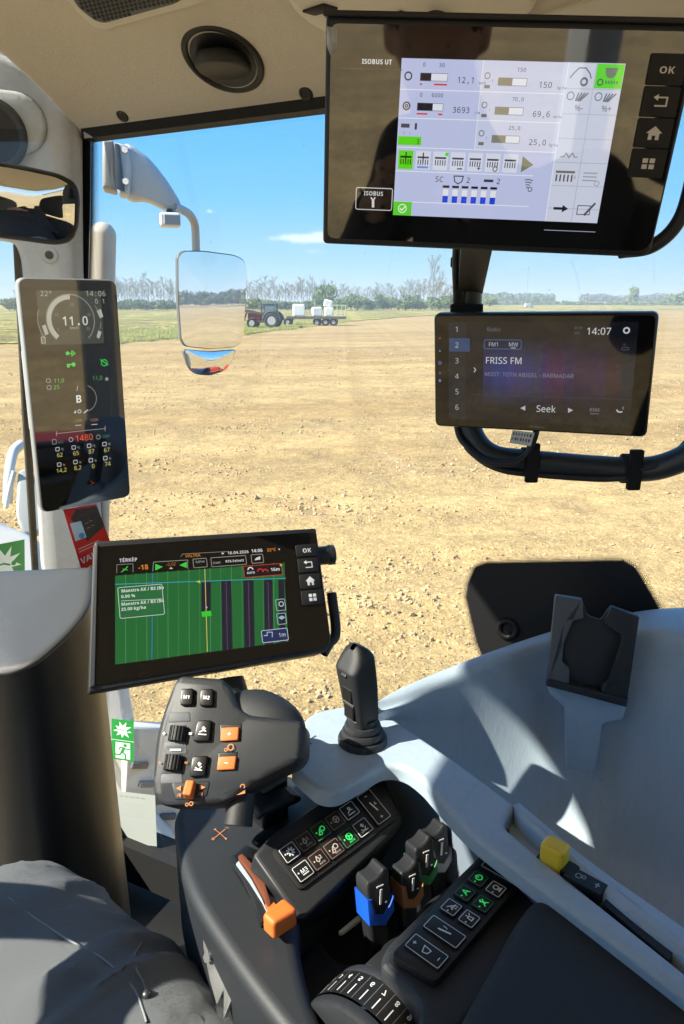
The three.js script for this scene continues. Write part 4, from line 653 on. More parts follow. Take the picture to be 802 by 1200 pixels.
{ // radio tablet
  const w = .25, h = .14, F = frameOf([.2292, -.0836, -.8774], [.923, .011, .385], [-.059, .992, .112]);
  const t = thing('radio_tablet', 'black radio tablet showing the time 14:07 and a station name', 'radio', F);
  part('housing', plate(rrect(w, h, .008), .018, .004, 0, 4), std(lin(.03, .03, .033), .3, { metalness: .4 }), t); part('rear_case', box(.12, .07, .03, .006, -.05, 0, -.03), M.dark, t);
  const gw = w - .006, gh = h - .006, S = sheet(F, [gw, gh], 1500), { g, c } = S; S.fill('#030304');
  const L = [[526, 377], [749, 377], [737, 500], [526, 490]].map(([a, b]) => S.C(a, b)), x0 = L[0][0], x1 = L[1][0], y0 = L[0][1], y1 = L[3][1];
  g.fillStyle = '#14161f'; g.fillRect(x0, y0, x1 - x0, y1 - y0);
  // the station screen's own background picture: a dusky streak of violet
  const gr = g.createLinearGradient(x0, 0, x1, 0); gr.addColorStop(0, 'rgba(30,50,120,.0)'); gr.addColorStop(.3, 'rgba(48,70,190,.55)'); gr.addColorStop(.6, 'rgba(120,70,140,.4)'); gr.addColorStop(1, 'rgba(110,70,80,.25)');
  for (let i = 0; i < 26; i++) { g.globalAlpha = .07; g.fillStyle = gr; const hh = (y1 - y0) * (.06 + i * .026); g.fillRect(x0 + (x1 - x0) * .2, (y0 + y1) / 2 - hh / 2, (x1 - x0) * .8, hh); } g.globalAlpha = 1;
  g.fillStyle = '#23252c'; g.fillRect(x0, y0, (x1 - x0) * .10, y1 - y0);
  S.box(527, 396, 551, 412, '#34507c'); ['1', '2', '3', '4', '5', '6'].forEach((s, i) => S.text(s, 536, 386 + i * 18.2, 8.5, '#c3c6cf'));
  S.text('›', 557, 432, 15, '#d6d8de'); S.text('Radio', 579, 386, 6.5, '#6d7078'); S.box(568, 398, 611, 409, '#3c5f93', 1.2, 1.5); S.text('FM1', 579, 403.5, 6.5, '#c4cbd8'); S.text('MW', 602, 403.5, 6.5, '#c4cbd8'); S.box(599, 407, 605, 408, '#c4cbd8');
  S.text('FRISS FM', 569, 422, 10.5, '#e6e8ee', 'left'); S.text('MOST: TOTH ABIGEL - RABMADAR', 568, 438, 6.6, '#8b8f9e', 'left');
  S.text('4/18', 678, 384, 4.6, '#6d7078'); S.text('Sat.', 677, 390, 4.6, '#6d7078'); S.text('14:07', 702, 388, 12, '#e9ebf0'); S.ring(734.5, 387, 3.2, 0, 7, '#dcdfe6', 2); S.box(729, 407, 737, 410, '#5d616b', .8); S.text('00', 732, 404, 4, '#5d616b');
  S.poly([[552, 462], [742, 468]], '#3a3f52', .6, false); S.text('Seek', 640, 479, 11, '#dfe2ea'); S.poly([[610, 478], [616, 475], [616, 481]], '#c9ccd6'); S.poly([[672, 480.5], [666, 477.5], [666, 483.5]], '#c9ccd6'); S.text('BSM', 697, 480, 6, '#8b8f9e'); S.poly([[692, 484.5], [702, 484.8]], '#8b8f9e', .7, false); S.ring(727, 479, 4, .8, 2.9, '#d6d8de', 1.8); S.text('8', 730.5, 478, 4.5, '#b8bbc4');
  S.dot(516, 396, 1, '#c0402c'); S.dot(516, 411, 1.1, '#7c7fd8'); S.ring(516, 425, 1.6, 0, 7, '#7c7fd8', .8); S.dot(516, 437, .9, '#7c7fd8'); S.box(514.5, 444, 517.5, 447.5, '#7c7fd8');
  S.text('Pioneer', 630, 500, 5, '#5a5c62');
  part('screen', glassFace(rrect(gw, gh, .006), gw, gh, .0012), screenMat(S.tex(), .66, { ior: 1.55 }), t);
}
{ // map terminal above the armrest
  const w = .262, h = .155, F = frameOf([-.1438, -.3254, -.7772], [.924, -.06, -.378], [-.159, .838, -.521]);
  const t = thing('map_terminal', 'armrest touch terminal showing the green field map', 'terminal', F);
  const out = F.pts([[111, 634], [371, 618.5], [389, 752], [383, 764], [104, 812]]);
  part('housing', plate(roundPoly(out, [.004, .003, .01, .01, .004]), .032, .003, 0, 3), M.dark, t); part('edge_strip', plate(roundPoly(F.pts([[110, 640], [114.5, 638], [111, 803], [105, 806]]), .001), .01, .001, .0025), M.slate, t);
  part('rear_case', box(.18, .1, .03, .01, 0, 0, -.045), M.dark, t);
  const gw = w, gh = h + .02, S = sheet(F, [gw, gh], 1700), { g } = S; S.fill('#020203');
  S.poly([[135, 675], [332, 660], [338, 752], [135, 779]], '#1d6b34');
  for (let i = 0; i < 16; i++) { const a = 147 + i * 12.4, top = 674 - (a - 135) * .076; S.poly([[a, top], [a + .5, 779 - (a - 135) * .131]], i % 2 ? '#3f8a50' : '#5a9c66', .6, false); }
  for (const [a, b] of [[259, 271], [285, 297], [309, 319], [326, 333]]) S.poly([[a, 681 - (a - 259) * .02], [b, 680.6 - (a - 259) * .02], [b + 1.5, 779 - (b - 135) * .131], [a + 1.5, 779 - (a - 135) * .131]], '#1c1e30'); S.poly([[236, 683], [247, 682], [247, 717], [236, 717.5]], '#1c1e30');
  for (const a of [265, 291, 314]) S.poly([[a, 682], [a + 1.5, 779 - (a - 135) * .131]], '#6f4a6c', .7, false);
  S.poly([[179, 672], [178, 773]], '#2f7fb5', 1, false); S.poly([[135, 685], [335, 678]], '#3ea6c0', 1, false); S.poly([[240, 667], [243, 764]], '#d8c66a', .9, false); S.poly([[230, 682], [234, 680], [235, 684]], '#d8c94a'); S.box(236, 717, 248, 722, '#35d32f'); S.dot(242, 712, 1.2, '#c8a8d8');
  S.box(138, 689, 193, 720, 'rgba(40,110,62,.9)'); S.box(138, 689, 193, 720, '#cfd6cf', .8, 2); S.poly([[142, 704.5], [191, 702]], '#cfd6cf', .7, false);
  S.text('Maestro AX / B2 (Bo', 142, 693, 5.4, '#e3e8e0', 'left', 'sans-serif', 'bold'); S.text('0.00 %', 142, 699.5, 5.4, '#e3e8e0', 'left', 'sans-serif', 'bold'); S.text('Maestro AX / B3 (Bo', 142, 708.5, 5.4, '#e3e8e0', 'left', 'sans-serif', 'bold'); S.text('25.00 kg/ha', 142, 714.5, 5.4, '#e3e8e0', 'left', 'sans-serif', 'bold');
  S.text('TÉRKÉP', 150.5, 656.5, 6, '#d4d6dd', 'center', 'sans-serif', 'bold'); S.poly([[137, 672], [137, 662], [156, 661], [156, 671]], '#8a8a80', .8, false); S.poly([[142, 671], [147, 667], [150, 664]], '#3fd048', 1.2, false); S.poly([[144, 667], [150, 668.5]], '#3fd048', 1, false); S.text('-18', 168, 665, 8.5, '#e08a2c', 'center', 'sans-serif', 'bold');
  S.poly([[179, 670], [180, 659], [220, 656.5], [220, 667]], '#9a9a90', .8, false); S.poly([[182, 661], [191, 664.5], [182, 669]], '#3fd048'); S.poly([[219, 658.5], [210, 662.5], [219, 666]], '#3fd048'); S.text('-0,02', 200.5, 661.5, 5.2, '#c9792c'); S.poly([[198, 667], [200.5, 664.8], [203, 667]], '#ccc');
  S.poly([[212, 653], [214, 649.5], [268, 646.5]], '#8a8a80', .7, false); S.text('VALTRA', 226, 651.5, 5, '#d07f2c', 'center', 'sans-serif', 'bold'); S.text('16.04.2026', 279, 647.5, 5, '#d9d9d9', 'center', 'sans-serif', 'bold'); S.text('14:06', 301, 645.5, 5.4, '#e4e4e4', 'center', 'sans-serif', 'bold'); S.text('22°C', 318, 644.5, 5, '#e08a2c', 'center', 'sans-serif', 'bold'); S.poly([[259, 648], [263, 648], [261, 650.5]], '#ddd'); S.dot(327, 644, 1, '#ccc');
  S.box(226, 655.5, 243, 664.5, '#9a9a90', .8, 1); S.text('0,01m', 234.5, 658.5, 3.8, '#ccc'); S.box(247, 654, 289, 661.5, '#9a9a90', .8, 1); S.text('RTK.Felvett', 275, 657.5, 4, '#ddd', 'center', 'sans-serif', 'bold'); S.text('START', 254, 660, 3.4, '#ccc'); S.box(294, 650.5, 309, 659.5, '#9a9a90', .8, 1); S.poly([[298, 657], [305, 656], [305, 652], [300, 654]], '#ddd');
  S.box(285, 664, 331, 673.5, '#141018'); S.box(285, 664, 331, 673.5, '#c0382c', .9, 1); S.text('AUTO', 294, 671.5, 3.6, '#e6e6e6', 'center', 'sans-serif', 'bold'); S.ring(293.5, 668, 2.8, 3.1, 6.3, '#e6e6e6', 1.4); S.ring(305, 670, 3, 3.1, 6.3, '#c0382c', 1.5); S.ring(311, 670.5, 3, 3.1, 6.3, '#c0382c', 1.5); S.text('16m', 322.5, 667.5, 5.4, '#e6e6e6', 'center', 'sans-serif', 'bold'); S.dot(329, 662.5, 1.4, '#b8c040');
  S.box(322.5, 703, 335, 715, '#9fb0b8', .9, 1.5); S.ring(329.5, 708, 2.6, 0, 7, '#cfd6da', 1); S.box(324, 719.5, 336, 731, '#9fb0b8', .9, 1.5); S.poly([[326, 724], [330, 721.5], [334.5, 723.5], [330, 726.5]], '#9cc0e0'); S.box(306, 739.5, 338, 750, '#20305a'); S.box(306, 739.5, 338, 750, '#c9d2dc', .8, 1.5); S.text('1m', 330.5, 744, 6, '#dfe4ea'); S.poly([[309, 745], [313, 745], [313, 741], [319, 741], [319, 747]], '#b9c6d8', 1, false);
  const gf = F.pts([[115.5, 641], [369, 624], [386, 751], [380, 759], [112, 803]]);
  part('screen', glassFace(roundPoly(gf, [.006, .004, .006, .008, .004]), gw, gh, .0012), screenMat(S.tex(), .85, { ior: 1.5 }), t);
  const kx = [[345.5, 638, 370, 653.5], [348, 654, 371.5, 672], [350, 672.5, 374, 691], [352, 691.5, 377, 710]];
  ['OK', 'return', 'home', 'menu'].forEach((s, i) => {
    const [a, b, cc, dd] = kx[i], P = F.pts([[a, b + 1.6], [cc, b - .4], [cc + 1.5, dd - 2], [a + 1.8, dd]]), mid = P.reduce((m, p) => m.add(p), V2(0, 0)).divideScalar(4);
    const c = document.createElement('canvas'); c.width = c.height = 128; const d = c.getContext('2d'); d.fillStyle = '#0e1012'; d.fillRect(0, 0, 128, 128); d.fillStyle = d.strokeStyle = '#cfd2d6'; d.textAlign = 'center'; d.textBaseline = 'middle'; d.lineWidth = 7; glyph(d, s);
    const geo = plate(roundPoly(P, .0015), .006, .0008, .0035), p = geo.attributes.position, uv = geo.attributes.uv; for (let j = 0; j < p.count; j++) uv.setXY(j, (p.getX(j) - mid.x) / .026 + .5, (p.getY(j) - mid.y) / .024 + .5);
    const tex = new THREE.CanvasTexture(c); tex.colorSpace = THREE.SRGBColorSpace; tex.magFilter = THREE.LinearFilter; part('key', geo, printMat(tex, .6), t);
  });
  const kp = F.loc(376, 648); const knob = part('knob', new THREE.CylinderGeometry(.0115, .0115, .024, 28).rotateZ(Math.PI / 2).translate(kp.x + .009, kp.y, -.014), M.darker, t); part('knob_ring', new THREE.CylinderGeometry(.0125, .0125, .006, 28).rotateZ(Math.PI / 2).translate(kp.x + .018, kp.y, -.014), M.dark, knob);
  const hp = [[384, 764], [391, 752], [399, 738], [394, 692]].map(([a, b]) => { const p = F.loc(a, b); return V3(p.x, p.y, -.016); }); part('handle', tubeG(hp, .0062, 30, 10), M.dark, t);
  const nk = F.loc(270, 795); part('neck', merge([new THREE.CylinderGeometry(.016, .022, .03, 20).translate(nk.x + .006, nk.y - .012, -.03), new THREE.CylinderGeometry(.022, .022, .006, 20).translate(nk.x + .006, nk.y - .026, -.03)]), M.darker, t);
}

// ---------------------------------------------------------------- mount post, bottom tube, cables and straps
{
  const t = thing('mount_tube', 'dark bent tube and post carrying the monitor and the radio', 'mount', at(547, 420, .93));
  partW('post', tubeG([at(556, 250, .86), at(552, 300, .90), at(550, 360, .93), at(548, 420, .95), at(547, 480, .955), at(556, 515, .955), at(578, 535, .95), at(620, 541, .945), at(700, 548, .93), at(755, 550, .91), at(790, 542, .89), at(830, 522, .86), at(900, 500, .8)], .0155, 120, 16), M.tube, t);
  for (const [a, b, d, c, e] of [[549, 308, .905, .024, 0], [548, 362, .93, .026, 0], [620, 541, .945, .03, 1], [738, 549, .915, .03, 1]]) { const p = at(a, b, d), g = e ? new THREE.CylinderGeometry(.0185, .0185, .019, 20, 1).rotateZ(Math.PI / 2 - .03) : new THREE.CylinderGeometry(.0195, .0195, .012, 20, 1); g.translate(p.x, p.y, p.z); partW('strap', g, M.strap, t); const tailG = e ? box(.016, .05, .009, .002, p.x, p.y + .002, p.z + .017) : box(.04, .012, .009, .002, p.x - .004, p.y, p.z + .018); partW('strap_tail', tailG, M.strap, t); }
  partW('radio_bracket', merge([beam(at(548, 420, .94), at(600, 430, .91), .05, .05), beam(at(552, 330, .92), at(560, 270, .70), .03, .03)]), M.dark, t);
  const cab1 = solo('cable', tubeG([at(536, 270, .85), at(534, 310, .88), at(535, 360, .92), at(533, 430, .95), at(536, 500, .95), at(548, 524, .94), at(568, 540, .93), at(600, 543, .925), at(618, 530, .92), at(627, 512, .91), at(630, 495, .905)], .0042, 90, 8), M.cable, 'black cable looping below the radio tablet', 'cable');
  solo('cable', tubeG([at(541, 270, .85), at(540, 310, .88), at(540, 360, .92), at(538, 440, .955), at(542, 510, .955), at(560, 536, .95), at(590, 551, .94), at(640, 557, .935), at(700, 561, .92), at(735, 560, .905)], .0042, 90, 8), M.cable, 'black cable strapped under the bent mount tube', 'cable');
  solo('cable', tubeG([at(738, 552, .9), at(770, 546, .89), at(790, 532, .885), at(806, 516, .88), at(840, 490, .87)], .003, 40, 8), M.cable, 'thin black cable rising off the end of the mount tube', 'cable');
  const c = document.createElement('canvas'); c.width = 128; c.height = 64; const d = c.getContext('2d'); d.fillStyle = '#c7c9c4'; d.fillRect(0, 0, 128, 64); d.fillStyle = '#444'; for (let i = 0; i < 14; i++) d.fillRect(8 + (i % 7) * 16, 10 + Math.floor(i / 7) * 24, 5 + 7 * hash(i, 4), 14);
  const q = Frame.facing(at(612, 512, .90), V3(-.3, .1, .95).normalize()); const x = new THREE.CanvasTexture(c); x.colorSpace = THREE.SRGBColorSpace;
  const lb = solo('cable_tag', quadG(...[[597, 519], [622, 523], [627, 507], [601, 504]].map(([a, b]) => onPlane(a, b, q.o, q.n))), printMat(x, .6, { side: THREE.DoubleSide }), 'small pale printed tag on the cable below the radio', 'tag');
}

// ---------------------------------------------------------------- inside rear-view mirror
{
  const F = Frame.facing(at(30, 240, .98), V3(.40, -.12, .9).normalize()), t = thing('rear_view_mirror', 'black framed inside rear-view mirror beside the pillar', 'mirror', F);
  const out = F.pts([[-110, 180], [0, 188], [70, 203], [90, 214], [95, 232], [93, 268], [85, 284], [66, 288], [0, 279], [-110, 268]]), inn = F.pts([[-104, 186], [0, 194], [67, 208], [84, 218], [88, 234], [87, 266], [80, 278], [64, 282], [0, 273], [-104, 262]]);
  const r = [.02, .05, .02, .012, .02, .02, .012, .02, .05, .02];
  part('mirror_frame', plate(roundPoly(out, r), .028, .006, 0, 4), M.dark, t); const pts = roundPoly(inn, r).getPoints(6); pts.pop(); part('mirror_glass', dome(pts, .004, 6).translate(0, 0, .0012), M.mirror, t);
  part('mirror_arm', rod(V3(-.13, .03, -.03), V3(-.10, .22, -.10), .009), M.dark, t);
}

// ---------------------------------------------------------------- armrest console
const level = (y) => new Frame(V3(0, EYE + y, 0), V3(1, 0, 0), V3(0, 0, -1));
const levelPlate = (px, y, depth, bevel, r, seg = 3) => { const F = level(y); return plate(roundPoly(F.pts(px), r), depth, bevel, 0, seg).applyMatrix4(basis(F)); };
const softLevel = (px, y, depth, bevel, r) => { const F = level(y); return softPlate(roundPoly(F.pts(px), r), depth, bevel).applyMatrix4(basis(F)); };
const arm = thing('armrest_console', 'dark grey armrest console with keypads, coloured levers and padded rest', 'armrest', onLevel(420, 1080, -.8));
function iconCanvas(w, h, k) { const c = document.createElement('canvas'); c.width = Math.round(w * k); c.height = Math.round(h * k); const g = c.getContext('2d'); g.lineJoin = g.lineCap = 'round'; g.textAlign = 'center'; g.textBaseline = 'middle'; return [c, g]; }
function icon(g, kind, s) {                                                // drawn round (0,0) inside a box of size s
  const L = (...p) => { g.beginPath(); p.forEach(([x, y], i) => i ? g.lineTo(x * s, y * s) : g.moveTo(x * s, y * s)); g.stroke(); }, O = (x, y, r) => { g.beginPath(); g.arc(x * s, y * s, r * s, 0, 7); g.stroke(); }, D = (x, y, r) => { g.beginPath(); g.arc(x * s, y * s, r * s, 0, 7); g.fill(); }, T = (q, x, y, z) => { g.font = 'bold ' + z * s + 'px sans-serif'; g.fillText(q, x * s, y * s); };
  g.lineWidth = s * .07;
  const led = () => D(-.33, -.02, .055);
  if (kind === 'gear') { led(); g.lineWidth = s * .1; O(.06, 0, .13); for (let i = 0; i < 8; i++) { const a = i * .785; L([.06 + .17 * Math.cos(a), .17 * Math.sin(a)], [.06 + .25 * Math.cos(a), .25 * Math.sin(a)]); } }
  if (kind === 'm3') { led(); T('M3', .08, 0, .36); L([-.12, .22], [.28, .22]); }
  if (kind === 'drop1' || kind === 'drop2') { led(); L([-.04, -.24], [-.16, .02], [-.04, .14], [.08, .02], [-.04, -.24]); T(kind === 'drop1' ? '1' : '2', .2, -.08, .34); T('AUTO', .1, .28, .17); }
  if (kind === 'tractor' || kind === 'tractorauto') { led(); O(.18, -.06, .15); O(-.08, .14, .1); L([-.14, .04], [-.02, -.12], [.04, -.12]); L([-.24, .2], [-.12, .22]); if (kind === 'tractorauto') T('AUTO', .12, .3, .17); else D(-.2, .14, .06); }
  if (kind === 'fan' || kind === 'wheelauto') { led(); O(.08, -.04, .2); for (let i = 0; i < 3; i++) { const a = i * 2.09; L([.08, -.04], [.08 + .16 * Math.cos(a), -.04 + .16 * Math.sin(a)]); } if (kind === 'wheelauto') T('AUTO', .1, .29, .17); }
  if (kind === 'up' || kind === 'down') { L([-.24, .24], [.26, .24]); const f = kind === 'up' ? -1 : 1; L([-.2, .1], [.02, .1 + .2 * f * .6], [.2, .02]); L([-.06, -.16], [.04, -.02], [.14, -.16]); D(.02, -.2, .07); }
  if (kind === 'power') { led(); g.beginPath(); g.arc(.1 * s, 0, .2 * s, -1.1, 4.2); g.stroke(); L([.1, -.24], [.1, -.02]); }
  if (kind === 'plough') { led(); L([-.14, -.2], [.1, -.02], [.26, .16]); L([-.1, .1], [.3, .12]); L([.02, -.02], [-.12, .16]); T('km', .16, .26, .2); }
  if (kind === 'seatbelt') { led(); L([-.02, -.2], [.1, 0], [.24, -.2]); L([-.1, .22], [.08, 0], [.26, .22]); D(.08, -.24, .07); L([.08, -.12], [.08, .12]); }
  if (kind === 'beacon') { led(); L([-.06, .2], [-.02, -.1], [.14, -.1], [.18, .2], [-.06, .2]); L([.06, -.18], [.06, -.28]); L([.22, -.14], [.3, -.22]); }
  if (kind === 'lamp') { led(); O(.1, -.06, .16); L([.02, .12], [.02, .22], [.2, .22], [.2, .12]); L([-.06, .26], [.28, .26]); }
  if (kind === 'tick') { led(); L([-.12, .2], [.06, -.2], [.24, .2]); L([-.04, .06], [.2, .06]); }
}
function keypad(F, panelPx, keys, name, label) {                           // keys: [cx, cy, w, h, kind, style] in panel fractions along u, v
  const P = F.pts(panelPx), panelShape = roundPoly(P, .006);
  const pm = partW(name, plate(panelShape, .008, .0012, .003).applyMatrix4(basis(F)), M.darker, arm, label);
  const xs = P.map((p) => p.x), ys = P.map((p) => p.y), X0 = Math.min(...xs), X1 = Math.max(...xs), Y0 = Math.min(...ys), Y1 = Math.max(...ys), w = X1 - X0, h = Y1 - Y0, k = 9000;
  const [c, g] = iconCanvas(w, h, k), [ce, ge] = iconCanvas(w, h, k); g.fillStyle = '#0c0d0e'; g.fillRect(0, 0, c.width, c.height); ge.fillStyle = '#000'; ge.fillRect(0, 0, ce.width, ce.height);
  for (const [u, v, kw, kh, kind, style, turn] of keys) for (const [q, on] of [[g, true], [ge, style === 'green']]) {
    if (!on) continue; const col = style === 'green' ? '#2fdc63' : style === 'brown' ? '#b3a49a' : '#dfe2e0', line = style === 'green' ? '#3c7a4c' : style === 'brown' ? '#8d6a58' : '#dfe2e0';
    q.save(); q.translate(u * c.width, (1 - v) * c.height); q.strokeStyle = line; q.lineWidth = .0006 * k; if (q === g || style === 'green') { q.beginPath(); q.roundRect(-kw * k / 2 + .0012 * k, -kh * k / 2 + .0012 * k, kw * k - .0024 * k, kh * k - .0024 * k, .0012 * k); if (q === g) q.stroke(); }
    q.strokeStyle = q.fillStyle = col;
    if (kind.startsWith('bar:')) { const [a, b, m] = kind.slice(4).split(','), long = kw > kh; q.font = 'bold ' + .007 * k + 'px sans-serif'; const d = (long ? kw : kh) * k * .34; if (long) { q.fillText(a, -d, 0); q.fillText(b, d, 0); } else { q.fillText(a, 0, -d); q.fillText(b, 0, d); } q.lineWidth = .0009 * k; if (m === 'horn') { q.beginPath(); q.moveTo(-.003 * k, -.002 * k); q.lineTo(0, -.003 * k); q.lineTo(.003 * k, -.004 * k); q.lineTo(.002 * k, .003 * k); q.lineTo(-.002 * k, .002 * k); q.closePath(); q.stroke(); } else { q.lineWidth = .0016 * k; q.beginPath(); if (long) { q.moveTo(-.005 * k, .0006 * k); q.lineTo(.005 * k, -.0006 * k); } else { q.moveTo(-.001 * k, -.005 * k); q.lineTo(.001 * k, .005 * k); } q.stroke(); q.font = 'bold ' + .0045 * k + 'px sans-serif'; q.fillText(m, long ? 0 : .0035 * k, long ? -.0034 * k : -.002 * k); } }
    else icon(q, kind, Math.min(kw, kh) * k * .92);
    q.restore();
  }
  const tex = new THREE.CanvasTexture(c), te = new THREE.CanvasTexture(ce); for (const q of [tex, te]) { q.colorSpace = THREE.SRGBColorSpace; q.magFilter = THREE.LinearFilter; }
  const mat = printMat(tex, .55, { emissive: 0xffffff, emissiveMap: te, emissiveIntensity: .5 / EXPOSURE });
  for (const [u, v, kw, kh] of keys) {
    const cx = X0 + u * w, cy = Y0 + v * h, geo = plate(rrect(kw, kh, .002, cx, cy), .004, .0009, .0052), p = geo.attributes.position, uv = geo.attributes.uv;
    for (let i = 0; i < p.count; i++) uv.setXY(i, (p.getX(i) - X0) / w, (p.getY(i) - Y0) / h);
    partW('key', geo.applyMatrix4(basis(F)), mat, pm);
  }
}
{
  // lower body and decks
  partW('body', levelPlate([[206, 985], [260, 930], [440, 915], [560, 975], [660, 1055], [860, 1200], [860, 1330], [420, 1330], [335, 1240], [290, 1170], [235, 1085]], -.615, .22, .02, .02), M.darker, arm);
  partW('front_deck', softLevel([[203, 948], [232, 918], [300, 898], [345, 906], [400, 938], [440, 912], [352, 1060], [350, 1098], [362, 1160], [390, 1225], [345, 1225], [312, 1182], [278, 1136], [242, 1082], [222, 1048], [207, 1005]], -.532, .10, .012, [.02, .02, .02, .01, .01, .01, .01, .02, .05, .01, .01, .05, .05, .05, .04, .05]), M.charcoal, arm);
  // light metal plate on the flank
  const bf = Frame.facing(at(258, 1122, .655), V3(-.62, .45, .64).normalize()), bp = partW('bracket_plate', plate(roundPoly(bf.pts([[238, 1078], [252, 1095], [276, 1132], [274, 1165], [262, 1195], [262, 1160], [254, 1178], [246, 1150], [238, 1110]]), .002), .004, .0008).applyMatrix4(basis(bf)), M.steel, arm); const bo = bf.loc(247, 1121); partW('bolt', new THREE.CylinderGeometry(.0045, .0045, .004, 6).rotateX(Math.PI / 2).translate(bo.x, bo.y, .003).applyMatrix4(basis(bf)), M.steel, bp);
  // tilted keypad block
  const K1 = frameOf([-.0044, -.504, -.6099], [.75, .099, -.654], [-.624, .436, -.649]);
  partW('keypad_block', plate(roundPoly(K1.pts([[296, 1002], [318, 978], [430, 903], [452, 912], [472, 955], [472, 966], [356, 1078], [346, 1072]]), .006), .12, .004, 0, 3).applyMatrix4(basis(K1)), M.dark, arm);
  const col = [.10, .245, .39, .535, .68], kw = .0182, kh = .0165;
  keypad(K1, [[317.4, 998.6], [435, 918], [468, 959], [351, 1046]], [
    [col[0], .74, kw, kh, 'gear', ''], [col[0], .28, kw, kh, 'm3', ''], [col[1], .74, kw, kh, 'drop1', 'brown'], [col[1], .28, kw, kh, 'drop2', 'brown'], [col[2], .74, kw, kh, 'tractor', 'green'], [col[2], .28, kw, kh, 'tractorauto', 'brown'], [col[3], .74, kw, kh, 'fan', 'brown'], [col[3], .28, kw, kh, 'wheelauto', 'green'], [col[4], .74, kw, kh, 'up', ''], [col[4], .28, kw, kh, 'down', ''], [.865, .51, .0195, .037, 'bar:−,+,A', '']].map((k) => k), 'keypad');
  // level keypad strip
  partW('keypad_strip', levelPlate([[444, 1128], [452, 1108], [572, 990], [590, 984], [660, 1040], [535, 1215], [490, 1215], [492, 1172]], -.5, .08, .006, [.012, .008, .01, .006, .01, .01, .01, .01]), M.charcoal, arm);
  const K2 = frameOf([.102, -.4918, -.4994], [.68, .043, -.732], [-.732, -.007, -.681]), s2 = .0152;
  keypad(K2, [[458, 1122], [576.5, 1000], [617, 1030], [511, 1154]], [
    [.135, .50, .0165, .034, 'bar:+,−,horn', ''], [.30, .50, .0165, .034, 'bar:▲,▼,J', ''], [.46, .74, s2, s2, 'plough', ''], [.46, .30, s2, s2, 'beacon', ''], [.60, .74, s2, s2, 'tick', 'green'], [.60, .30, s2, s2, 'seatbelt', 'green'], [.74, .74, s2, s2, 'power', 'green'], [.74, .30, s2, s2, 'lamp', ''], [.885, .50, .0155, .034, 'bar:−,+,8', '']], 'keypad');
  // padded rest
  partW('padded_rest', softLevel([[515, 1230], [560, 1150], [603, 1072], [622, 1047], [648, 1046], [700, 1080], [860, 1195], [900, 1330], [500, 1330]], -.472, .11, .016, [.02, .03, .03, .02, .02, .03, .02, .02, .02]), M.pad, arm);
  // hand throttle: slot, pale wedge, rust coloured arc and orange grip
  const D = level(-.5315), lift = (px, z, d) => { const F = level(-.5315 + z); return plate(roundPoly(F.pts(px), .0012), d, .0005, 0).applyMatrix4(basis(F)); };
  const slot = partW('throttle_slot', lift([[268, 1008], [288, 990], [300, 995], [318, 1022], [344, 1062], [340, 1076], [322, 1072], [306, 1086], [296, 1056]], .002, .006), M.black, arm);
  partW('throttle_scale', lift([[266, 1006], [274, 1001], [300, 1040], [314, 1072], [306, 1082], [296, 1056], [284, 1030]], .003, .004), M.dark, slot);
  partW('throttle_wedge', lift([[276.5, 1012], [280, 1008.5], [295, 1030], [307, 1052], [316, 1075], [308, 1058], [293, 1034]], .0045, .003), std(lin(.36, .43, .48), .5), slot);
  partW('throttle_arc', lift([[279, 1003], [284, 1000], [300, 1017], [310, 1034], [317, 1056], [316, 1068], [309, 1050], [294, 1022]], .008, .008), std(lin(.17, .05, .022), .5), slot);
  const tg = onLevel(328, 1077, -.515), tF = new Frame(tg, V3(.72, 0, -.69), V3(.69, 0, .72).negate()), gripG = box(.026, .019, .019, .004); { const p = gripG.attributes.position; for (let i = 0; i < p.count; i++) if (p.getX(i) < 0) p.setY(i, p.getY(i) * .85); gripG.computeVertexNormals(); }
  partW('throttle_grip', gripG.applyMatrix4(basis(tF)), M.orange, arm, 'orange hand throttle grip'); partW('throttle_stalk', beam(onLevel(316, 1062, -.53), onLevel(326, 1074, -.518), .008, .006), M.orange, arm);
  const bc = onLevel(305, 986, -.5315); partW('deck_button', new THREE.CylinderGeometry(.0058, .006, .004, 24).translate(bc.x, bc.y + .001, bc.z), M.black, arm);
  { // printed cross on the deck
    const c = document.createElement('canvas'); c.width = c.height = 256; const g = c.getContext('2d'); g.strokeStyle = g.fillStyle = '#fff'; g.fillRect(0, 0, 0, 0); g.fillStyle = '#000'; g.fillRect(0, 0, 256, 256); g.fillStyle = '#fff'; g.lineWidth = 9;
    for (const [x0, y0, x1, y1] of [[60, 70, 190, 180], [60, 190, 190, 62]]) { g.beginPath(); g.moveTo(x0, y0); g.lineTo(x1, y1); g.stroke(); } for (const [x, y] of [[60, 70], [190, 180]]) { g.beginPath(); g.arc(x, y, 12, 0, 7); g.fill(); } g.beginPath(); g.arc(40, 206, 14, 0, 7); g.stroke(); g.font = 'bold 40px sans-serif'; g.fillText('+/-', 190, 52);
    const t = new THREE.CanvasTexture(c); const q = [[246, 987], [272, 991], [270, 967], [247, 966]].map(([a, b]) => onLevel(a, b, -.5305)); partW('deck_print', quadG(...q), std(lin(.50, .2, .06), .6, { alphaMap: t, transparent: true, side: THREE.DoubleSide }), arm);
  }
  // four coloured hydraulic levers standing in the well
  const leverM = { blue: M.blue, brown: M.brown, green: M.green, grey: M.ash };
  const lp = [['blue', 440, 1066, 40], ['brown', 478, 1049, 34], ['green', 494, 1022, 36], ['grey', 511, 1008, 36]];
  const px0 = V3(.69, 0, -.72), fz = V3(.60, .50, .62).normalize();
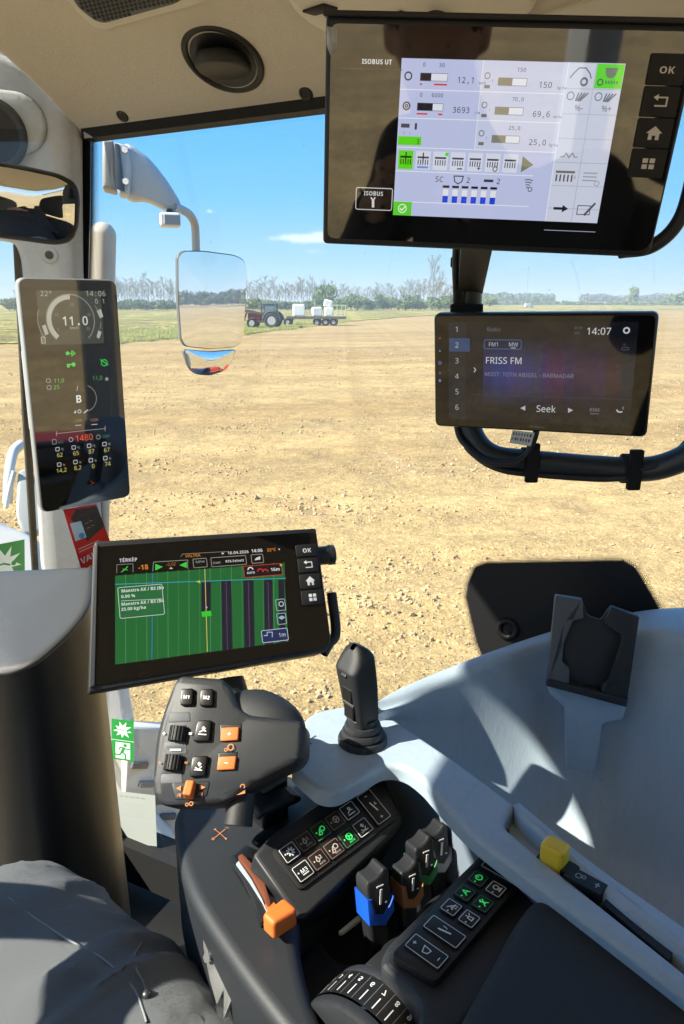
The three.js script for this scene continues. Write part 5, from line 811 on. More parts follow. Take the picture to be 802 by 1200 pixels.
  for (const [colour, a, b, size] of lp) {
    const o = onLevel(a, b, -.545), F = new Frame(o, px0.clone().multiplyScalar(.75).add(V3(.25, 0, .12)), V3(-.16, 1, -.12)), k = size / 40;
    const w = .0255 * k, hh = .044 * k, d = .022 * k;
    const prof = new THREE.Shape(); prof.moveTo(-w / 2, 0); prof.lineTo(w / 2, 0); prof.lineTo(w / 2 * .98, hh * .86); prof.quadraticCurveTo(w * .42, hh * 1.02, w * .24, hh * 1.0); prof.quadraticCurveTo(0, hh * .84, -w * .3, hh * .84); prof.quadraticCurveTo(-w * .46, hh * .86, -w / 2, hh * .72); prof.closePath();
    const lever = partW('lever', plate(prof, d, .003, d / 2, 3).applyMatrix4(basis(F)), M.dark, arm, colour + ' hydraulic lever');
    const U = new THREE.Shape(); U.moveTo(-w / 2 - .001, hh * .5); U.lineTo(-w / 2 - .001, -hh * .08); U.lineTo(w * .12, -hh * .22); U.lineTo(w / 2 + .001, hh * .02); U.lineTo(w / 2 + .001, hh * .36); U.lineTo(w * .36, hh * .18); U.lineTo(w * .08, hh * .02); U.lineTo(-w * .24, hh * .1); U.lineTo(-w * .34, hh * .46); U.closePath();
    partW('lever_band', plate(U, d + .003, .0012, d / 2 + .0016, 2).applyMatrix4(basis(F)), leverM[colour], lever);
    partW('lever_stem', box(w * .8, .09, d * .8, .004, 0, -.045, -.004).applyMatrix4(basis(F)), M.dark, lever);
    partW('lever_icon', merge([beam(V3(-.001, hh * .3, d / 2 + .0022), V3(.001, hh * .62, d / 2 + .0022), .0022, .0006, V3(0, 0, 1)), beam(V3(-.003, hh * .68, d / 2 + .0012), V3(.004, hh * .68, d / 2 + .0012), .0012, .0006, V3(0, 0, 1)), beam(V3(.004, hh * .3, d / 2 + .0022), V3(.006, hh * .3, d / 2 + .0022), .0012, .0006, V3(0, 0, 1))]).applyMatrix4(basis(F)), M.ink, lever);
  }
  // the moulded box the levers pass through
  partW('lever_well', merge([levelPlate([[425, 1130], [470, 1085], [505, 1120], [470, 1160]], -.575, .05, .004, .005), levelPlate([[470, 1085], [560, 1000], [590, 1030], [505, 1118]], -.572, .05, .004, .005)]), M.dark, arm);
  const strip = [[396, 1092], [420, 1072], [424, 1076], [401, 1093]]; partW('white_tab', levelPlate(strip, -.575, .004, .0005, .002), std(lin(.8, .8, .78), .5), arm, 'thin pale tab beside the blue lever');
  // numbered thumb wheel
  {
    const ax = V3(.66, .05, -.75).normalize(), top = onLevel(442, 1168, -.515), F = new Frame(top.clone().add(V3(0, -.062, 0)), V3(.75, 0, .66), V3(0, 1, 0)), R = .062;
    const c = document.createElement('canvas'); c.width = 2048; c.height = 128; const g = c.getContext('2d'); g.fillStyle = '#101112'; g.fillRect(0, 0, 2048, 128); g.fillStyle = '#cfd2d4'; g.textAlign = 'center'; g.font = 'bold 32px sans-serif';
    for (let i = 0; i < 12; i++) { const x = 668 + i * 62; g.fillRect(x - 3, 14, 5, 54); g.globalAlpha = .5; g.fillRect(x + 28, 4, 2, 120); g.globalAlpha = 1; if (i < 10) g.fillText(String(i + 1), x - 4, 108); }
    const tex = new THREE.CanvasTexture(c); tex.colorSpace = THREE.SRGBColorSpace; tex.magFilter = THREE.LinearFilter; tex.wrapS = THREE.RepeatWrapping;
    const wheel = partW('thumb_wheel', gridG(90, 1, (s, t) => { const a = Math.PI * (1.55 - s * 2.1); return V3(Math.cos(a) * R, Math.sin(a) * R, (t - .5) * .026); }).applyMatrix4(basis(F)), printMat(tex, .5, { side: THREE.DoubleSide }), arm, 'numbered thumb wheel');
    partW('wheel_cheek', merge([plate(new THREE.Shape().absarc(0, 0, R * 1.0, 0, 6.283), .012, .002, .026, 2, 40).applyMatrix4(basis(F)), plate(new THREE.Shape().absarc(0, 0, R * .985, 0, 6.283), .01, .002, -.0135, 2, 40).applyMatrix4(basis(F))]), M.charcoal, wheel);
  }
  partW('lower_shelf', levelPlate([[352, 1120], [372, 1098], [395, 1125], [430, 1130], [500, 1180], [470, 1230], [360, 1230], [330, 1190]], -.585, .06, .006, .01), M.dark, arm);
}

// ---------------------------------------------------------------- drive lever on the armrest
{
  const F = Frame.facing(at(262, 868, .69), V3(-.10, .66, .74).normalize()), t = thing('drive_lever', 'black drive lever with orange buttons in front of the map terminal', 'lever', F);
  part('lever_grip', plate(roundPoly(F.pts([[203, 800], [210, 791], [258, 794], [266, 800], [282, 831], [292, 837], [352, 844], [356, 851], [355, 884], [346, 895], [303, 915], [262, 943], [190, 945], [179, 934], [178, 915], [182, 858]]), [.004, .006, .008, .008, .012, .012, .008, .006, .012, .012, .02, .012, .01, .01, .01, .03]), .05, .0065, 0, 4), M.charcoal, t);
  const pc = F.loc(296, 852), P = (v, e) => Math.sign(v) * Math.pow(Math.abs(v), e); part('palm_rest', gridG(48, 32, (s, k) => { const a = s * 6.2832, b = (k - .5) * Math.PI, x = P(Math.cos(a), .8) * P(Math.cos(b), .8), y = P(Math.sin(a), .8) * P(Math.cos(b), .8), z = P(Math.sin(b), .8); return V3(pc.x + .0455 * x, pc.y + (.041 - .010 * Math.max(0, x)) * y, -.032 + .028 * z); }), M.charcoal, t);
  const key = (name, px, mat, z = .004, r = .002, label) => part(name, plate(roundPoly(F.pts(px), r), .008, .0012, z, 3), mat, t, label);
  const printKey = (px, draw, z = .004) => { const P = F.pts(px), m = P.reduce((a, p) => a.add(p), V2(0, 0)).divideScalar(P.length), s = Math.max(...P.map((p) => Math.max(Math.abs(p.x - m.x), Math.abs(p.y - m.y)))) * 2, c = document.createElement('canvas'); c.width = c.height = 160; const g = c.getContext('2d'); g.fillStyle = '#090a0b'; g.fillRect(0, 0, 160, 160); g.translate(80, 80); g.fillStyle = g.strokeStyle = '#e8eaec'; g.textAlign = 'center'; g.textBaseline = 'middle'; g.lineCap = g.lineJoin = 'round'; draw(g); const tex = new THREE.CanvasTexture(c); tex.colorSpace = THREE.SRGBColorSpace; tex.magFilter = THREE.LinearFilter; const geo = plate(roundPoly(P, .002), .008, .0012, z, 3), p = geo.attributes.position, uv = geo.attributes.uv; for (let i = 0; i < p.count; i++) uv.setXY(i, (p.getX(i) - m.x) / s + .5, (p.getY(i) - m.y) / s + .5); part('key', geo, printMat(tex, .35), t); };
  const tx = (s) => (g) => { g.font = 'bold 44px sans-serif'; g.fillText(s, 0, 2); };
  printKey([[213.5, 808], [228, 807.5], [227, 827], [212.5, 827.5]], tx('M1')); printKey([[236.5, 808.5], [251, 808], [250.5, 828], [235, 828]], tx('M2'));
  printKey([[233, 845], [249, 844.5], [247, 869], [227.5, 869.5]], (g) => icon(g, 'up', 110)); printKey([[227, 887], [245, 886], [241.5, 910], [223.5, 911]], (g) => icon(g, 'down', 110));
  key('recess', [[258, 849], [284, 848], [282, 869], [258, 870]], M.black, .0008, .001); key('recess', [[256, 882], [279, 881], [277, 903], [255, 904]], M.black, .0008, .001);
  const plus = (px, s, label) => { const k = key('orange_key', px, M.orange, .0035, .0015, label); const c = F.loc(px.reduce((a, p) => a + p[0], 0) / 4, px.reduce((a, p) => a + p[1], 0) / 4); const g = [box(.0035, .0008, .0004, .0001, c.x, c.y, .0037)]; if (s) g.push(box(.0008, .0035, .0004, .0001, c.x, c.y, .0038)); part('key_mark', merge(g), M.ink, k); };
  plus([[260.5, 853.5], [281, 852.5], [280, 868], [259, 869]], true, 'orange plus button'); plus([[257, 887.5], [278, 886.5], [276, 902], [255, 903]], false, 'orange minus button');
  // thumb wheels in their troughs
  for (const [cx, cy] of [[209, 860], [204, 894]]) {
    for (const [dy, dx] of [[-19, 2], [19, -2]]) key('trough', [[cx - 13 + dx, cy + dy - 6], [cx + 12 + dx, cy + dy - 7], [cx + 13 + dx, cy + dy + 5], [cx - 14 + dx, cy + dy + 6]], M.slate, .0007, .002);
    key('wheel_slot', [[cx - 10, cy - 9], [cx + 10, cy - 10], [cx + 10, cy + 9], [cx - 10, cy + 10]], M.black, .001, .001);
    const c = F.loc(cx, cy), r = .0082, ridges = []; for (let i = 0; i < 18; i++) { const a = i / 18 * 6.283; ridges.push(box(.0135, .0012, .0016, .0002).translate(0, 0, r).rotateX(a)); }
    const w = part('thumb_roller', new THREE.CylinderGeometry(r, r, .013, 28).rotateZ(Math.PI / 2).rotateZ(Math.PI / 2).translate(c.x, c.y, -.001), M.dark, t); part('roller_ridge', merge(ridges).rotateZ(Math.PI / 2).translate(c.x, c.y, -.001), M.darker, w);
  }
  const og = F.loc(224, 926); part('orange_toggle', box(.0085, .014, .012, .002).rotateX(-.3).translate(og.x, og.y, .004), M.orange, t, 'small orange toggle'); key('toggle_plate', [[201, 917], [247, 915], [243, 934], [205, 938]], M.dark, .0008, .003);
  // printed marks on the face
  { const S = sheet(F, [.17, .15], 1024), { g, c } = S; g.fillStyle = '#000'; g.fillRect(0, 0, c.width, c.height); const w = '#fff';
    S.text('+', 193, 860, 8, w, 'center', 'sans-serif', 'bold'); S.text('=', 224, 860, 8, w, 'center', 'sans-serif', 'bold'); S.poly([[200, 879], [213, 879]], w, 2.2, false);
    const t1 = S.tex(false); part('white_print', new THREE.PlaneGeometry(.17, .15).translate(0, 0, .0018), std(lin(.75, .76, .78), .6, { alphaMap: t1, transparent: true }), t);
    const O = sheet(F, [.17, .15], 1024); O.g.fillStyle = '#000'; O.g.fillRect(0, 0, O.c.width, O.c.height);
    O.text('+', 188, 894, 7, w, 'center', 'sans-serif', 'bold'); O.text('=', 219, 894, 7, w, 'center', 'sans-serif', 'bold'); O.ring(271, 876, 3.2, 0, 7, w, 1.3); O.ring(265.5, 879, 1.6, 0, 7, w, 1); O.poly([[207, 924], [213, 921], [213, 927]], w); O.poly([[242, 923], [235, 920], [235, 926]], w); O.text('/R', 211, 932, 5, w, 'center', 'sans-serif', 'bold'); O.text('/R', 236, 931, 5, w, 'center', 'sans-serif', 'bold'); O.ring(220, 943, 1.6, 0, 7, w, 1); O.ring(225, 942, 2, 0, 7, w, 1); O.poly([[278, 932], [288, 926], [288, 930]], w); O.ring(285, 922, 2.4, 2.6, 7, w, 1);
    part('orange_print', new THREE.PlaneGeometry(.17, .15).translate(0, 0, .0021), std(lin(.55, .2, .05), .6, { alphaMap: O.tex(false), transparent: true }), t); }
  // side paddle, stem with badge and stepped gaiter
  const pad = F.loc(275, 945); part('paddle', new THREE.CylinderGeometry(.0125, .0135, .028, 20).translate(pad.x, pad.y - .001, -.022), M.dark, t);
  const bf = Frame.facing(at(325, 915, .735), V3(.25, .35, .9).normalize());
  const stem = partW('lever_stem', plate(roundPoly(bf.pts([[305, 900], [337, 880], [338, 915], [308, 932]]), .003), .045, .003, 0).applyMatrix4(basis(bf)), M.charcoal, t);
  const c = document.createElement('canvas'); c.width = 256; c.height = 128; const g = c.getContext('2d'); g.fillStyle = '#3a3e42'; g.fillRect(0, 0, 256, 128); g.fillStyle = '#1a1c1e'; g.font = 'bold 46px sans-serif'; g.textAlign = 'center'; g.fillText('VALTRA', 128, 84, 210); const tex = new THREE.CanvasTexture(c); tex.colorSpace = THREE.SRGBColorSpace; tex.magFilter = THREE.LinearFilter;
  const bq = [[309, 930], [335, 915], [336, 893], [309, 909]].map(([a, b]) => onPlane(a, b, bf.o.clone().addScaledVector(bf.n, .0012), bf.n)); partW('badge', quadG(...bq), printMat(tex, .45, { side: THREE.DoubleSide }), stem);
  for (const [s, y] of [[.044, -.492], [.050, -.504], [.056, -.518]]) { const p = onLevel(316, 935, y), q = box(s, .008, s * .8, .006).rotateY(.62); partW('gaiter', q.translate(p.x, p.y, p.z), M.dark, t); }
  const gp = onLevel(316, 935, -.508); partW('gaiter_core', box(.034, .06, .028, .006).rotateY(.62).translate(gp.x, gp.y, gp.z), M.black, t);
}

// ---------------------------------------------------------------- side console with its bin, rail and switches
const RAIL = -.46;
const consoleThing = thing('side_console', 'pale grey moulded side console with deep bin under the window', 'console', onLevel(600, 900, -.8));
{
  const outer = [[438, 823, .835], [470, 805, .865], [520, 784, .90], [580, 761, .925], [650, 738, .94], [720, 721, .93], [760, 714, .915], [802, 711, .90], [880, 712, .87], [960, 716, .82]].map((p) => at(...p));
  const rail = [[448, 848], [478, 862], [515, 884], [556, 912], [604, 946], [650, 980], [700, 1018], [802, 1096], [880, 1156], [960, 1220]].map(([a, b]) => onLevel(a, b, RAIL));
  const rimW = [.012, .014, .016, .018, .02, .03, .055, .075, .085, .09], fl = [-.462, -.487, -.545, -.60, -.63, -.64, -.64, -.64, -.64, -.64];
  const n = outer.length, cols = [];
  for (let i = 0; i < n; i++) {
    const O = outer[i], Rr = rail[i], dir = Rr.clone().sub(O).setY(0).normalize(), span = O.clone().setY(0).distanceTo(Rr.clone().setY(0)), y = EYE + fl[i], drop = (q) => O.y + (y - O.y) * q;
    const along = (s, yy) => V3(O.x + dir.x * s, yy, O.z + dir.z * s), w = Math.min(rimW[i], span * .3);
    cols.push([along(-.004, O.y - .05), along(-.002, O.y - .01), along(.003, O.y), along(w, O.y - .001), along(w + .007, O.y - .006), along(w + .012, drop(.18)), along(w + (span - w) * .16, drop(.62)), along(w + (span - w) * .30, drop(.93)), along(w + (span - w) * .5, y), along(w + (span - w) * .72, y + .004), along(w + (span - w) * .86, y + (Rr.y - y) * .45), along(span - .006, Rr.y - .02 * Math.min(1, (Rr.y - y) / .05)), Rr.clone().add(V3(0, -.002, 0))]);
  }
  const curvesT = cols.map((c) => new THREE.CatmullRomCurve3(c, false, 'centripetal'));
  const g = gridG(120, 90, (s, t) => { const x = s * (n - 1), i = Math.min(n - 2, Math.floor(x)), f = x - i, get = (k) => curvesT[Math.max(0, Math.min(n - 1, k))].getPoint(t); const p0 = get(i - 1), p1 = get(i), p2 = get(i + 1), p3 = get(i + 2); const cr = (a, b, c, d) => b + .5 * f * (c - a + f * (2 * a - 5 * b + 4 * c - d + f * (3 * (b - c) + d - a))); return V3(cr(p0.x, p1.x, p2.x, p3.x), cr(p0.y, p1.y, p2.y, p3.y), cr(p0.z, p1.z, p2.z, p3.z)); });
  { const uv = g.attributes.uv; for (let i = 0; i < uv.count; i++) uv.setXY(i, uv.getX(i) * .75, uv.getY(i) * .5); }
  partW('bin', g, M.grey, consoleThing);
  // nose deck under the joystick and the near bar of the rail
  partW('nose_deck', softLevel([[341, 897], [352, 862], [356, 842], [372, 832], [402, 827], [440, 820], [462, 842], [540, 894], [606, 944], [597, 952], [589, 966], [637, 1006], [700, 1056], [788, 1126], [870, 1192], [870, 1222], [801, 1166], [652, 1052], [548, 974], [494, 912], [472, 897], [448, 896], [425, 911], [394, 928], [373, 926], [350, 906]], RAIL, .018, .006, [.006, .012, .01, .012, .03, .02, .02, .1, .006, .006, .01, .05, .1, .1, .01, .01, .1, .1, .03, .03, .014, .012, .02, .02, .018, .012]), M.grey, consoleThing);
  partW('rail_far', levelPlate([[600, 938], [612, 944], [650, 976], [705, 1016], [802, 1083], [880, 1138], [880, 1178], [789, 1112], [735, 1070], [703, 1042], [676, 1015], [640, 985], [608, 954]], RAIL + .002, .045, .006, .02, 4), M.grey, consoleThing);
  partW('rail_channel', levelPlate([[592, 945], [606, 945], [720, 1030], [890, 1160], [890, 1220], [700, 1075], [600, 990]], RAIL - .017, .02, .001, .004), M.grey, consoleThing);
  const yk = onLevel(650, 1003, RAIL + .004), yF = new Frame(yk, V3(.73, 0, .68), V3(.68, 0, -.73));
  const knob = partW('yellow_knob', box(.021, .017, .026, .0035).applyMatrix4(basis(yF)), M.yellow, consoleThing, 'yellow push knob'); partW('knob_base', box(.034, .015, .014, .001, .004, 0, -.010).applyMatrix4(basis(yF)), M.black, knob);
  const sw = onLevel(686, 1034, RAIL), sF = new Frame(sw, V3(.73, 0, .68), V3(.68, 0, -.73)); const c = document.createElement('canvas'); c.width = 256; c.height = 96; const q = c.getContext('2d'); q.fillStyle = '#15171a'; q.fillRect(0, 0, 256, 96); q.strokeStyle = q.fillStyle = '#aab0b4'; q.lineWidth = 5; q.beginPath(); q.arc(80, 48, 18, 0, 7); q.stroke(); q.beginPath(); q.arc(112, 40, 12, 0, 7); q.stroke(); q.fillRect(190, 40, 34, 7); q.fillRect(204, 26, 7, 40);
  const st = new THREE.CanvasTexture(c); st.colorSpace = THREE.SRGBColorSpace; st.magFilter = THREE.LinearFilter; const sg = plate(rrect(.032, .0145, .001), .012, .0008, .003), sp = sg.attributes.position, su = sg.attributes.uv; for (let i = 0; i < sp.count; i++) su.setXY(i, sp.getX(i) / .032 + .5, sp.getY(i) / .0145 + .5); partW('rocker_switch', sg.applyMatrix4(basis(sF)), printMat(st, .5), consoleThing);
  partW('rail_slot', levelPlate([[706, 1058], [713, 1050], [790, 1113], [785, 1126]], RAIL - .002, .012, .0006, .001), M.black, consoleThing);
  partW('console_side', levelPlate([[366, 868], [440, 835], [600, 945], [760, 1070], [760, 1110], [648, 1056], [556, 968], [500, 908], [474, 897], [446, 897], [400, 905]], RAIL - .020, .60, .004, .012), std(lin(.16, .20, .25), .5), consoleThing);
  // red switch set in the rear block
  const rf = Frame.facing(at(806, 748, .875), V3(-.25, .75, .6).normalize()); const well = partW('switch_bezel', plate(roundPoly(rf.pts([[784, 742], [806, 730], [850, 735], [850, 775], [804, 772]]), .004), .012, .002, .002).applyMatrix4(basis(rf)), std(lin(.2, .24, .28), .5), consoleThing); partW('red_switch', plate(roundPoly(rf.pts([[793, 742], [808, 735], [835, 740], [835, 757], [800, 752]]), .002), .012, .002, .007).applyMatrix4(basis(rf)), M.red, well);
  // pedestal that carries the console down to the floor
  const foot = [outer[2], outer[5], outer[8], rail[8], rail[5], rail[3]].map((p) => V2(p.x, -p.z)); partW('console_pedestal', plate(roundPoly(foot, .03), .48, .01, 0).applyMatrix4(basis(level(-.665))), M.slate, consoleThing);
}
{ // phone holder standing at the bin's window side
  const F = Frame.facing(at(695, 765, .845), V3(-.22, .18, .96).normalize()), t = thing('phone_holder', 'dark grey plastic phone holder clipped to the side console', 'phone holder', F);
  part('back_plate', plate(roundPoly(F.pts([[651, 699], [683, 704], [690, 724], [706, 729], [716, 713], [750, 723], [735, 826], [641, 799]]), [.003, .003, .004, .004, .004, .003, .002, .002]), .006, .001, -.010), M.charcoal, t);
  part('left_cheek', plate(roundPoly(F.pts([[651, 698], [683, 703], [684, 725], [663, 730], [659, 776], [668, 785], [667, 804], [641, 797]]), .002), .013, .002, 0), M.slate, t); part('right_cheek', plate(roundPoly(F.pts([[717, 711], [750, 723], [735, 825], [704, 818], [706, 802], [722, 794], [728, 744], [708, 731]]), .002), .013, .002, 0), M.charcoal, t); part('bottom_lip', plate(roundPoly(F.pts([[642, 795], [736, 818], [734, 828], [640, 803]]), .001), .018, .002, .004), M.charcoal, t);
  part('clip_foot', plate(roundPoly(F.lifted(-.016).pts([[641, 797], [736, 823], [731, 843], [706, 848], [698, 905], [664, 900], [662, 829], [644, 812]]), .004), .012, .003, -.014, 3), M.grey, t);
}

// ---------------------------------------------------------------- joystick on the console nose
{
  const base = onLevel(425, 868, RAIL), t = thing('joystick', 'black joystick standing on the nose of the side console', 'joystick', base);
  part('boot', toCreasedNormals(new THREE.LatheGeometry([[.0268, 0], [.0268, .004], [.0255, .0068], [.0212, .0074], [.0226, .009], [.0226, .0125], [.0214, .0148], [.0182, .0154], [.0196, .017], [.0196, .020], [.0184, .0226], [.0158, .0232], [.0158, .030]].map(([a, b]) => V2(a, b)), 44), .5), M.charcoal, t);
  const n1 = V3(-.78, 0, .62), n2 = V3(.62, 0, .78), H = .088, sup = (v) => Math.sign(v) * Math.pow(Math.abs(v), .42), lean = V3(-.010, 0, -.004);
  const skin = (a, k) => { const w = (.0135 + .0030 * Math.sin(Math.min(1, k / .8) * 1.9)) * (k > .84 ? Math.sqrt(Math.max(0, 1 - Math.pow((k - .84) / .162, 2))) : 1), X = sup(Math.cos(a)) * w, Z = sup(Math.sin(a)) * w * 1.06; const drop = 1 - .20 * smooth(-.2, 1, X / .0165) * smooth(.35, 1, k); return V3(0, .024 + k * H * drop, 0).addScaledVector(n1, X).addScaledVector(n2, Z).addScaledVector(lean, k); };
  part('handle', gridG(72, 48, (s, k) => skin(s * 6.2832, Math.min(.999, k))), M.dark, t);
  const turned = (g, k, out, pitch = 0) => { const q = V3(0, .024 + k * H, 0).addScaledVector(n1, out).addScaledVector(lean, k); return g.rotateX(-pitch).applyMatrix4(new THREE.Matrix4().makeBasis(n2, V3(0, 1, 0), n1.clone()).setPosition(q)); };
  for (const k of [.20, .42]) part('side_key', turned(box(.0155, .0165, .003, .0012), k, .0158), M.black, t);
  part('side_groove', turned(box(.018, .0012, .0012, .0003), .31, .0162), M.slate, t); part('side_groove', turned(box(.018, .0012, .0012, .0003), .085, .0150), M.slate, t);
  part('top_rocker', turned(box(.0095, .015, .006, .0015), .71, .0125, .62), M.black, t);
  part('top_print', turned(box(.0016, .011, .0008, .0002), .90, .0022, .75), M.ink, t);
  const p = onLevel(368, 872, RAIL + .0006); const pr = merge([beam(onLevel(357, 864, RAIL + .0005), onLevel(365, 872, RAIL + .0005), .0012, .0004), beam(onLevel(361, 868, RAIL + .0008), onLevel(370, 862, RAIL + .0008), .0008, .0004)]); partW('direction_print', pr, M.dark, t);
}

// ---------------------------------------------------------------- steering column and wheel
{
  const A = at(-60, 674, 1.04), B = at(108, 666, 1.02), C = at(15, 787, .88), tn = B.clone().sub(A).cross(C.clone().sub(A)).normalize(); if (tn.y < 0) tn.negate();
  const TF = Frame.facing(A, tn), base = EYE + FLOOR + .016, t = thing('steering_column', 'broad black steering column shroud with sloping grey top', 'steering column', V3(C.x, base, C.z));
  const tp = (list) => list.map(([a, b]) => onPlane(a, b, TF.o, TF.n));
  const front = new THREE.CatmullRomCurve3(tp([[108, 666], [107, 690], [102, 712], [86, 735], [64, 757], [40, 776], [15, 786], [-12, 787], [-40, 780], [-70, 762], [-100, 735], [-112, 700], [-114, 676]]), false, 'centripetal').getPoints(60);
  const rear = []; for (let k = 1; k < 16; k++) rear.push(front[60].clone().lerp(front[0], k / 16));
  const loopP = [...front, ...rear], n = loopP.length, cc = loopP.reduce((a, p) => a.add(p), V3()).divideScalar(n);
  partW('shroud', gridG(n, 44, (s, k) => { const p = loopP[Math.round(s * n) % n], y = p.y - .004 + (base - p.y) * (1 - k), dep = p.y - y, q = 1 + .10 * dep; const end = Math.max(0, 1 - (y - base) / .05), r = q * (1 - .22 * end * end); return V3(cc.x + (p.x - cc.x) * r, y, cc.z + (p.z - cc.z) * r); }), grained(lin(.012, .012, .012), .38, 10, .0001), t);
  partW('shroud_top', gridG(n, 12, (s, k) => { const p = loopP[Math.round(s * n) % n], kk = k < .9 ? k / .9 : 1; return cc.clone().lerp(p, kk * 1.012).addScaledVector(TF.n, .002 + (k > .9 ? -(k - .9) / .1 * .007 : 0)); }), grained(lin(.085, .088, .088), .45, 10, .0002, { roughnessMap: rep(smudgeTex, 2) }), t);
  const w = thing('steering_wheel', 'black steering wheel above the steering column outside the frame', 'steering wheel', Frame.facing(W(-.60, -.20, .44), V3(.62, .72, .30).normalize()));
  part('rim', new THREE.TorusGeometry(.175, .016, 12, 60), M.dark, w); part('hub', new THREE.CylinderGeometry(.055, .065, .04, 30).rotateX(Math.PI / 2), M.dark, w); for (let k = 0; k < 3; k++) { const a = k * 2.094 + .5; part('spoke', beam(V3(0, 0, 0), V3(Math.cos(a) * .17, Math.sin(a) * .17, 0), .03, .012, V3(0, 0, 1)), M.dark, w); }
  part('shaft', rod(V3(0, 0, -.01), V3(.02, -.02, -.22), .03), M.dark, w);
}

// ---------------------------------------------------------------- the driver, whose thigh shows and whose outline the screens reflect
function surfaceNet(sdf, lo, hi, cell) {
  const nx = Math.ceil((hi.x - lo.x) / cell) + 1, ny = Math.ceil((hi.y - lo.y) / cell) + 1, nz = Math.ceil((hi.z - lo.z) / cell) + 1, f = new Float32Array(nx * ny * nz), id = (i, j, k) => i + nx * (j + ny * k);
  const p = V3(); for (let k = 0; k < nz; k++) for (let j = 0; j < ny; j++) for (let i = 0; i < nx; i++) f[id(i, j, k)] = sdf(p.set(lo.x + i * cell, lo.y + j * cell, lo.z + k * cell));
  const vid = new Int32Array(nx * ny * nz).fill(-1), pos = [], idx = [];
  for (let k = 0; k < nz - 1; k++) for (let j = 0; j < ny - 1; j++) for (let i = 0; i < nx - 1; i++) {
    let n = 0, x = 0, y = 0, z = 0; const v = []; let inside = 0; for (let c = 0; c < 8; c++) { v[c] = f[id(i + (c & 1), j + (c >> 1 & 1), k + (c >> 2))]; if (v[c] < 0) inside++; } if (inside === 0 || inside === 8) continue;
    for (let a = 0; a < 8; a++) for (const b of [1, 2, 4]) if (!(a & b)) { const q = a | b; if ((v[a] < 0) !== (v[q] < 0)) { const t = v[a] / (v[a] - v[q]); x += (a & 1) + (b === 1 ? t : 0); y += (a >> 1 & 1) + (b === 2 ? t : 0); z += (a >> 2) + (b === 4 ? t : 0); n++; } }
    vid[id(i, j, k)] = pos.length / 3; pos.push(lo.x + (i + x / n) * cell, lo.y + (j + y / n) * cell, lo.z + (k + z / n) * cell);
  }
  for (let k = 1; k < nz - 1; k++) for (let j = 1; j < ny - 1; j++) for (let i = 1; i < nx - 1; i++) {
    const a = f[id(i, j, k)] < 0, quad = (b, A, B, C, D) => { if (a === (f[b] < 0) || [A, B, C, D].some((q) => vid[q] < 0)) return; const q = [A, B, C, D].map((w) => vid[w]); a ? idx.push(q[0], q[1], q[2], q[0], q[2], q[3]) : idx.push(q[0], q[2], q[1], q[0], q[3], q[2]); };
    quad(id(i + 1, j, k), id(i, j - 1, k - 1), id(i, j, k - 1), id(i, j, k), id(i, j - 1, k)); quad(id(i, j + 1, k), id(i - 1, j, k - 1), id(i - 1, j, k), id(i, j, k), id(i, j, k - 1)); quad(id(i, j, k + 1), id(i - 1, j - 1, k), id(i, j - 1, k), id(i, j, k), id(i - 1, j, k));
  }
  const g = new THREE.BufferGeometry(); g.setAttribute('position', new THREE.Float32BufferAttribute(pos, 3)); g.setIndex(idx); g.computeVertexNormals();
  const uv = new Float32Array(pos.length / 3 * 2); for (let i = 0; i < pos.length / 3; i++) { uv[i * 2] = (pos[i * 3] + pos[i * 3 + 2]) * 2; uv[i * 2 + 1] = (pos[i * 3 + 1] + pos[i * 3] * .5) * 2; } g.setAttribute('uv', new THREE.BufferAttribute(uv, 2)); return g;
}
const capsule = (p, a, b, r0, r1) => { const bx = b.x - a.x, by = b.y - a.y, bz = b.z - a.z, px = p.x - a.x, py = p.y - a.y, pz = p.z - a.z, h = Math.max(0, Math.min(1, (px * bx + py * by + pz * bz) / (bx * bx + by * by + bz * bz + 1e-12))); return Math.hypot(px - bx * h, py - by * h, pz - bz * h) - (r0 + (r1 - r0) * h); };
const smin = (a, b, k) => { const h = Math.max(0, Math.min(1, .5 + .5 * (b - a) / k)); return b + (a - b) * h - k * h * (1 - h); };
const bones = (list, k) => (p) => { let d = 9; for (let i = 0; i < list.length; i++) { const q = list[i]; d = smin(d, capsule(p, q[0], q[1], q[2], q[3]), k); } return d; };
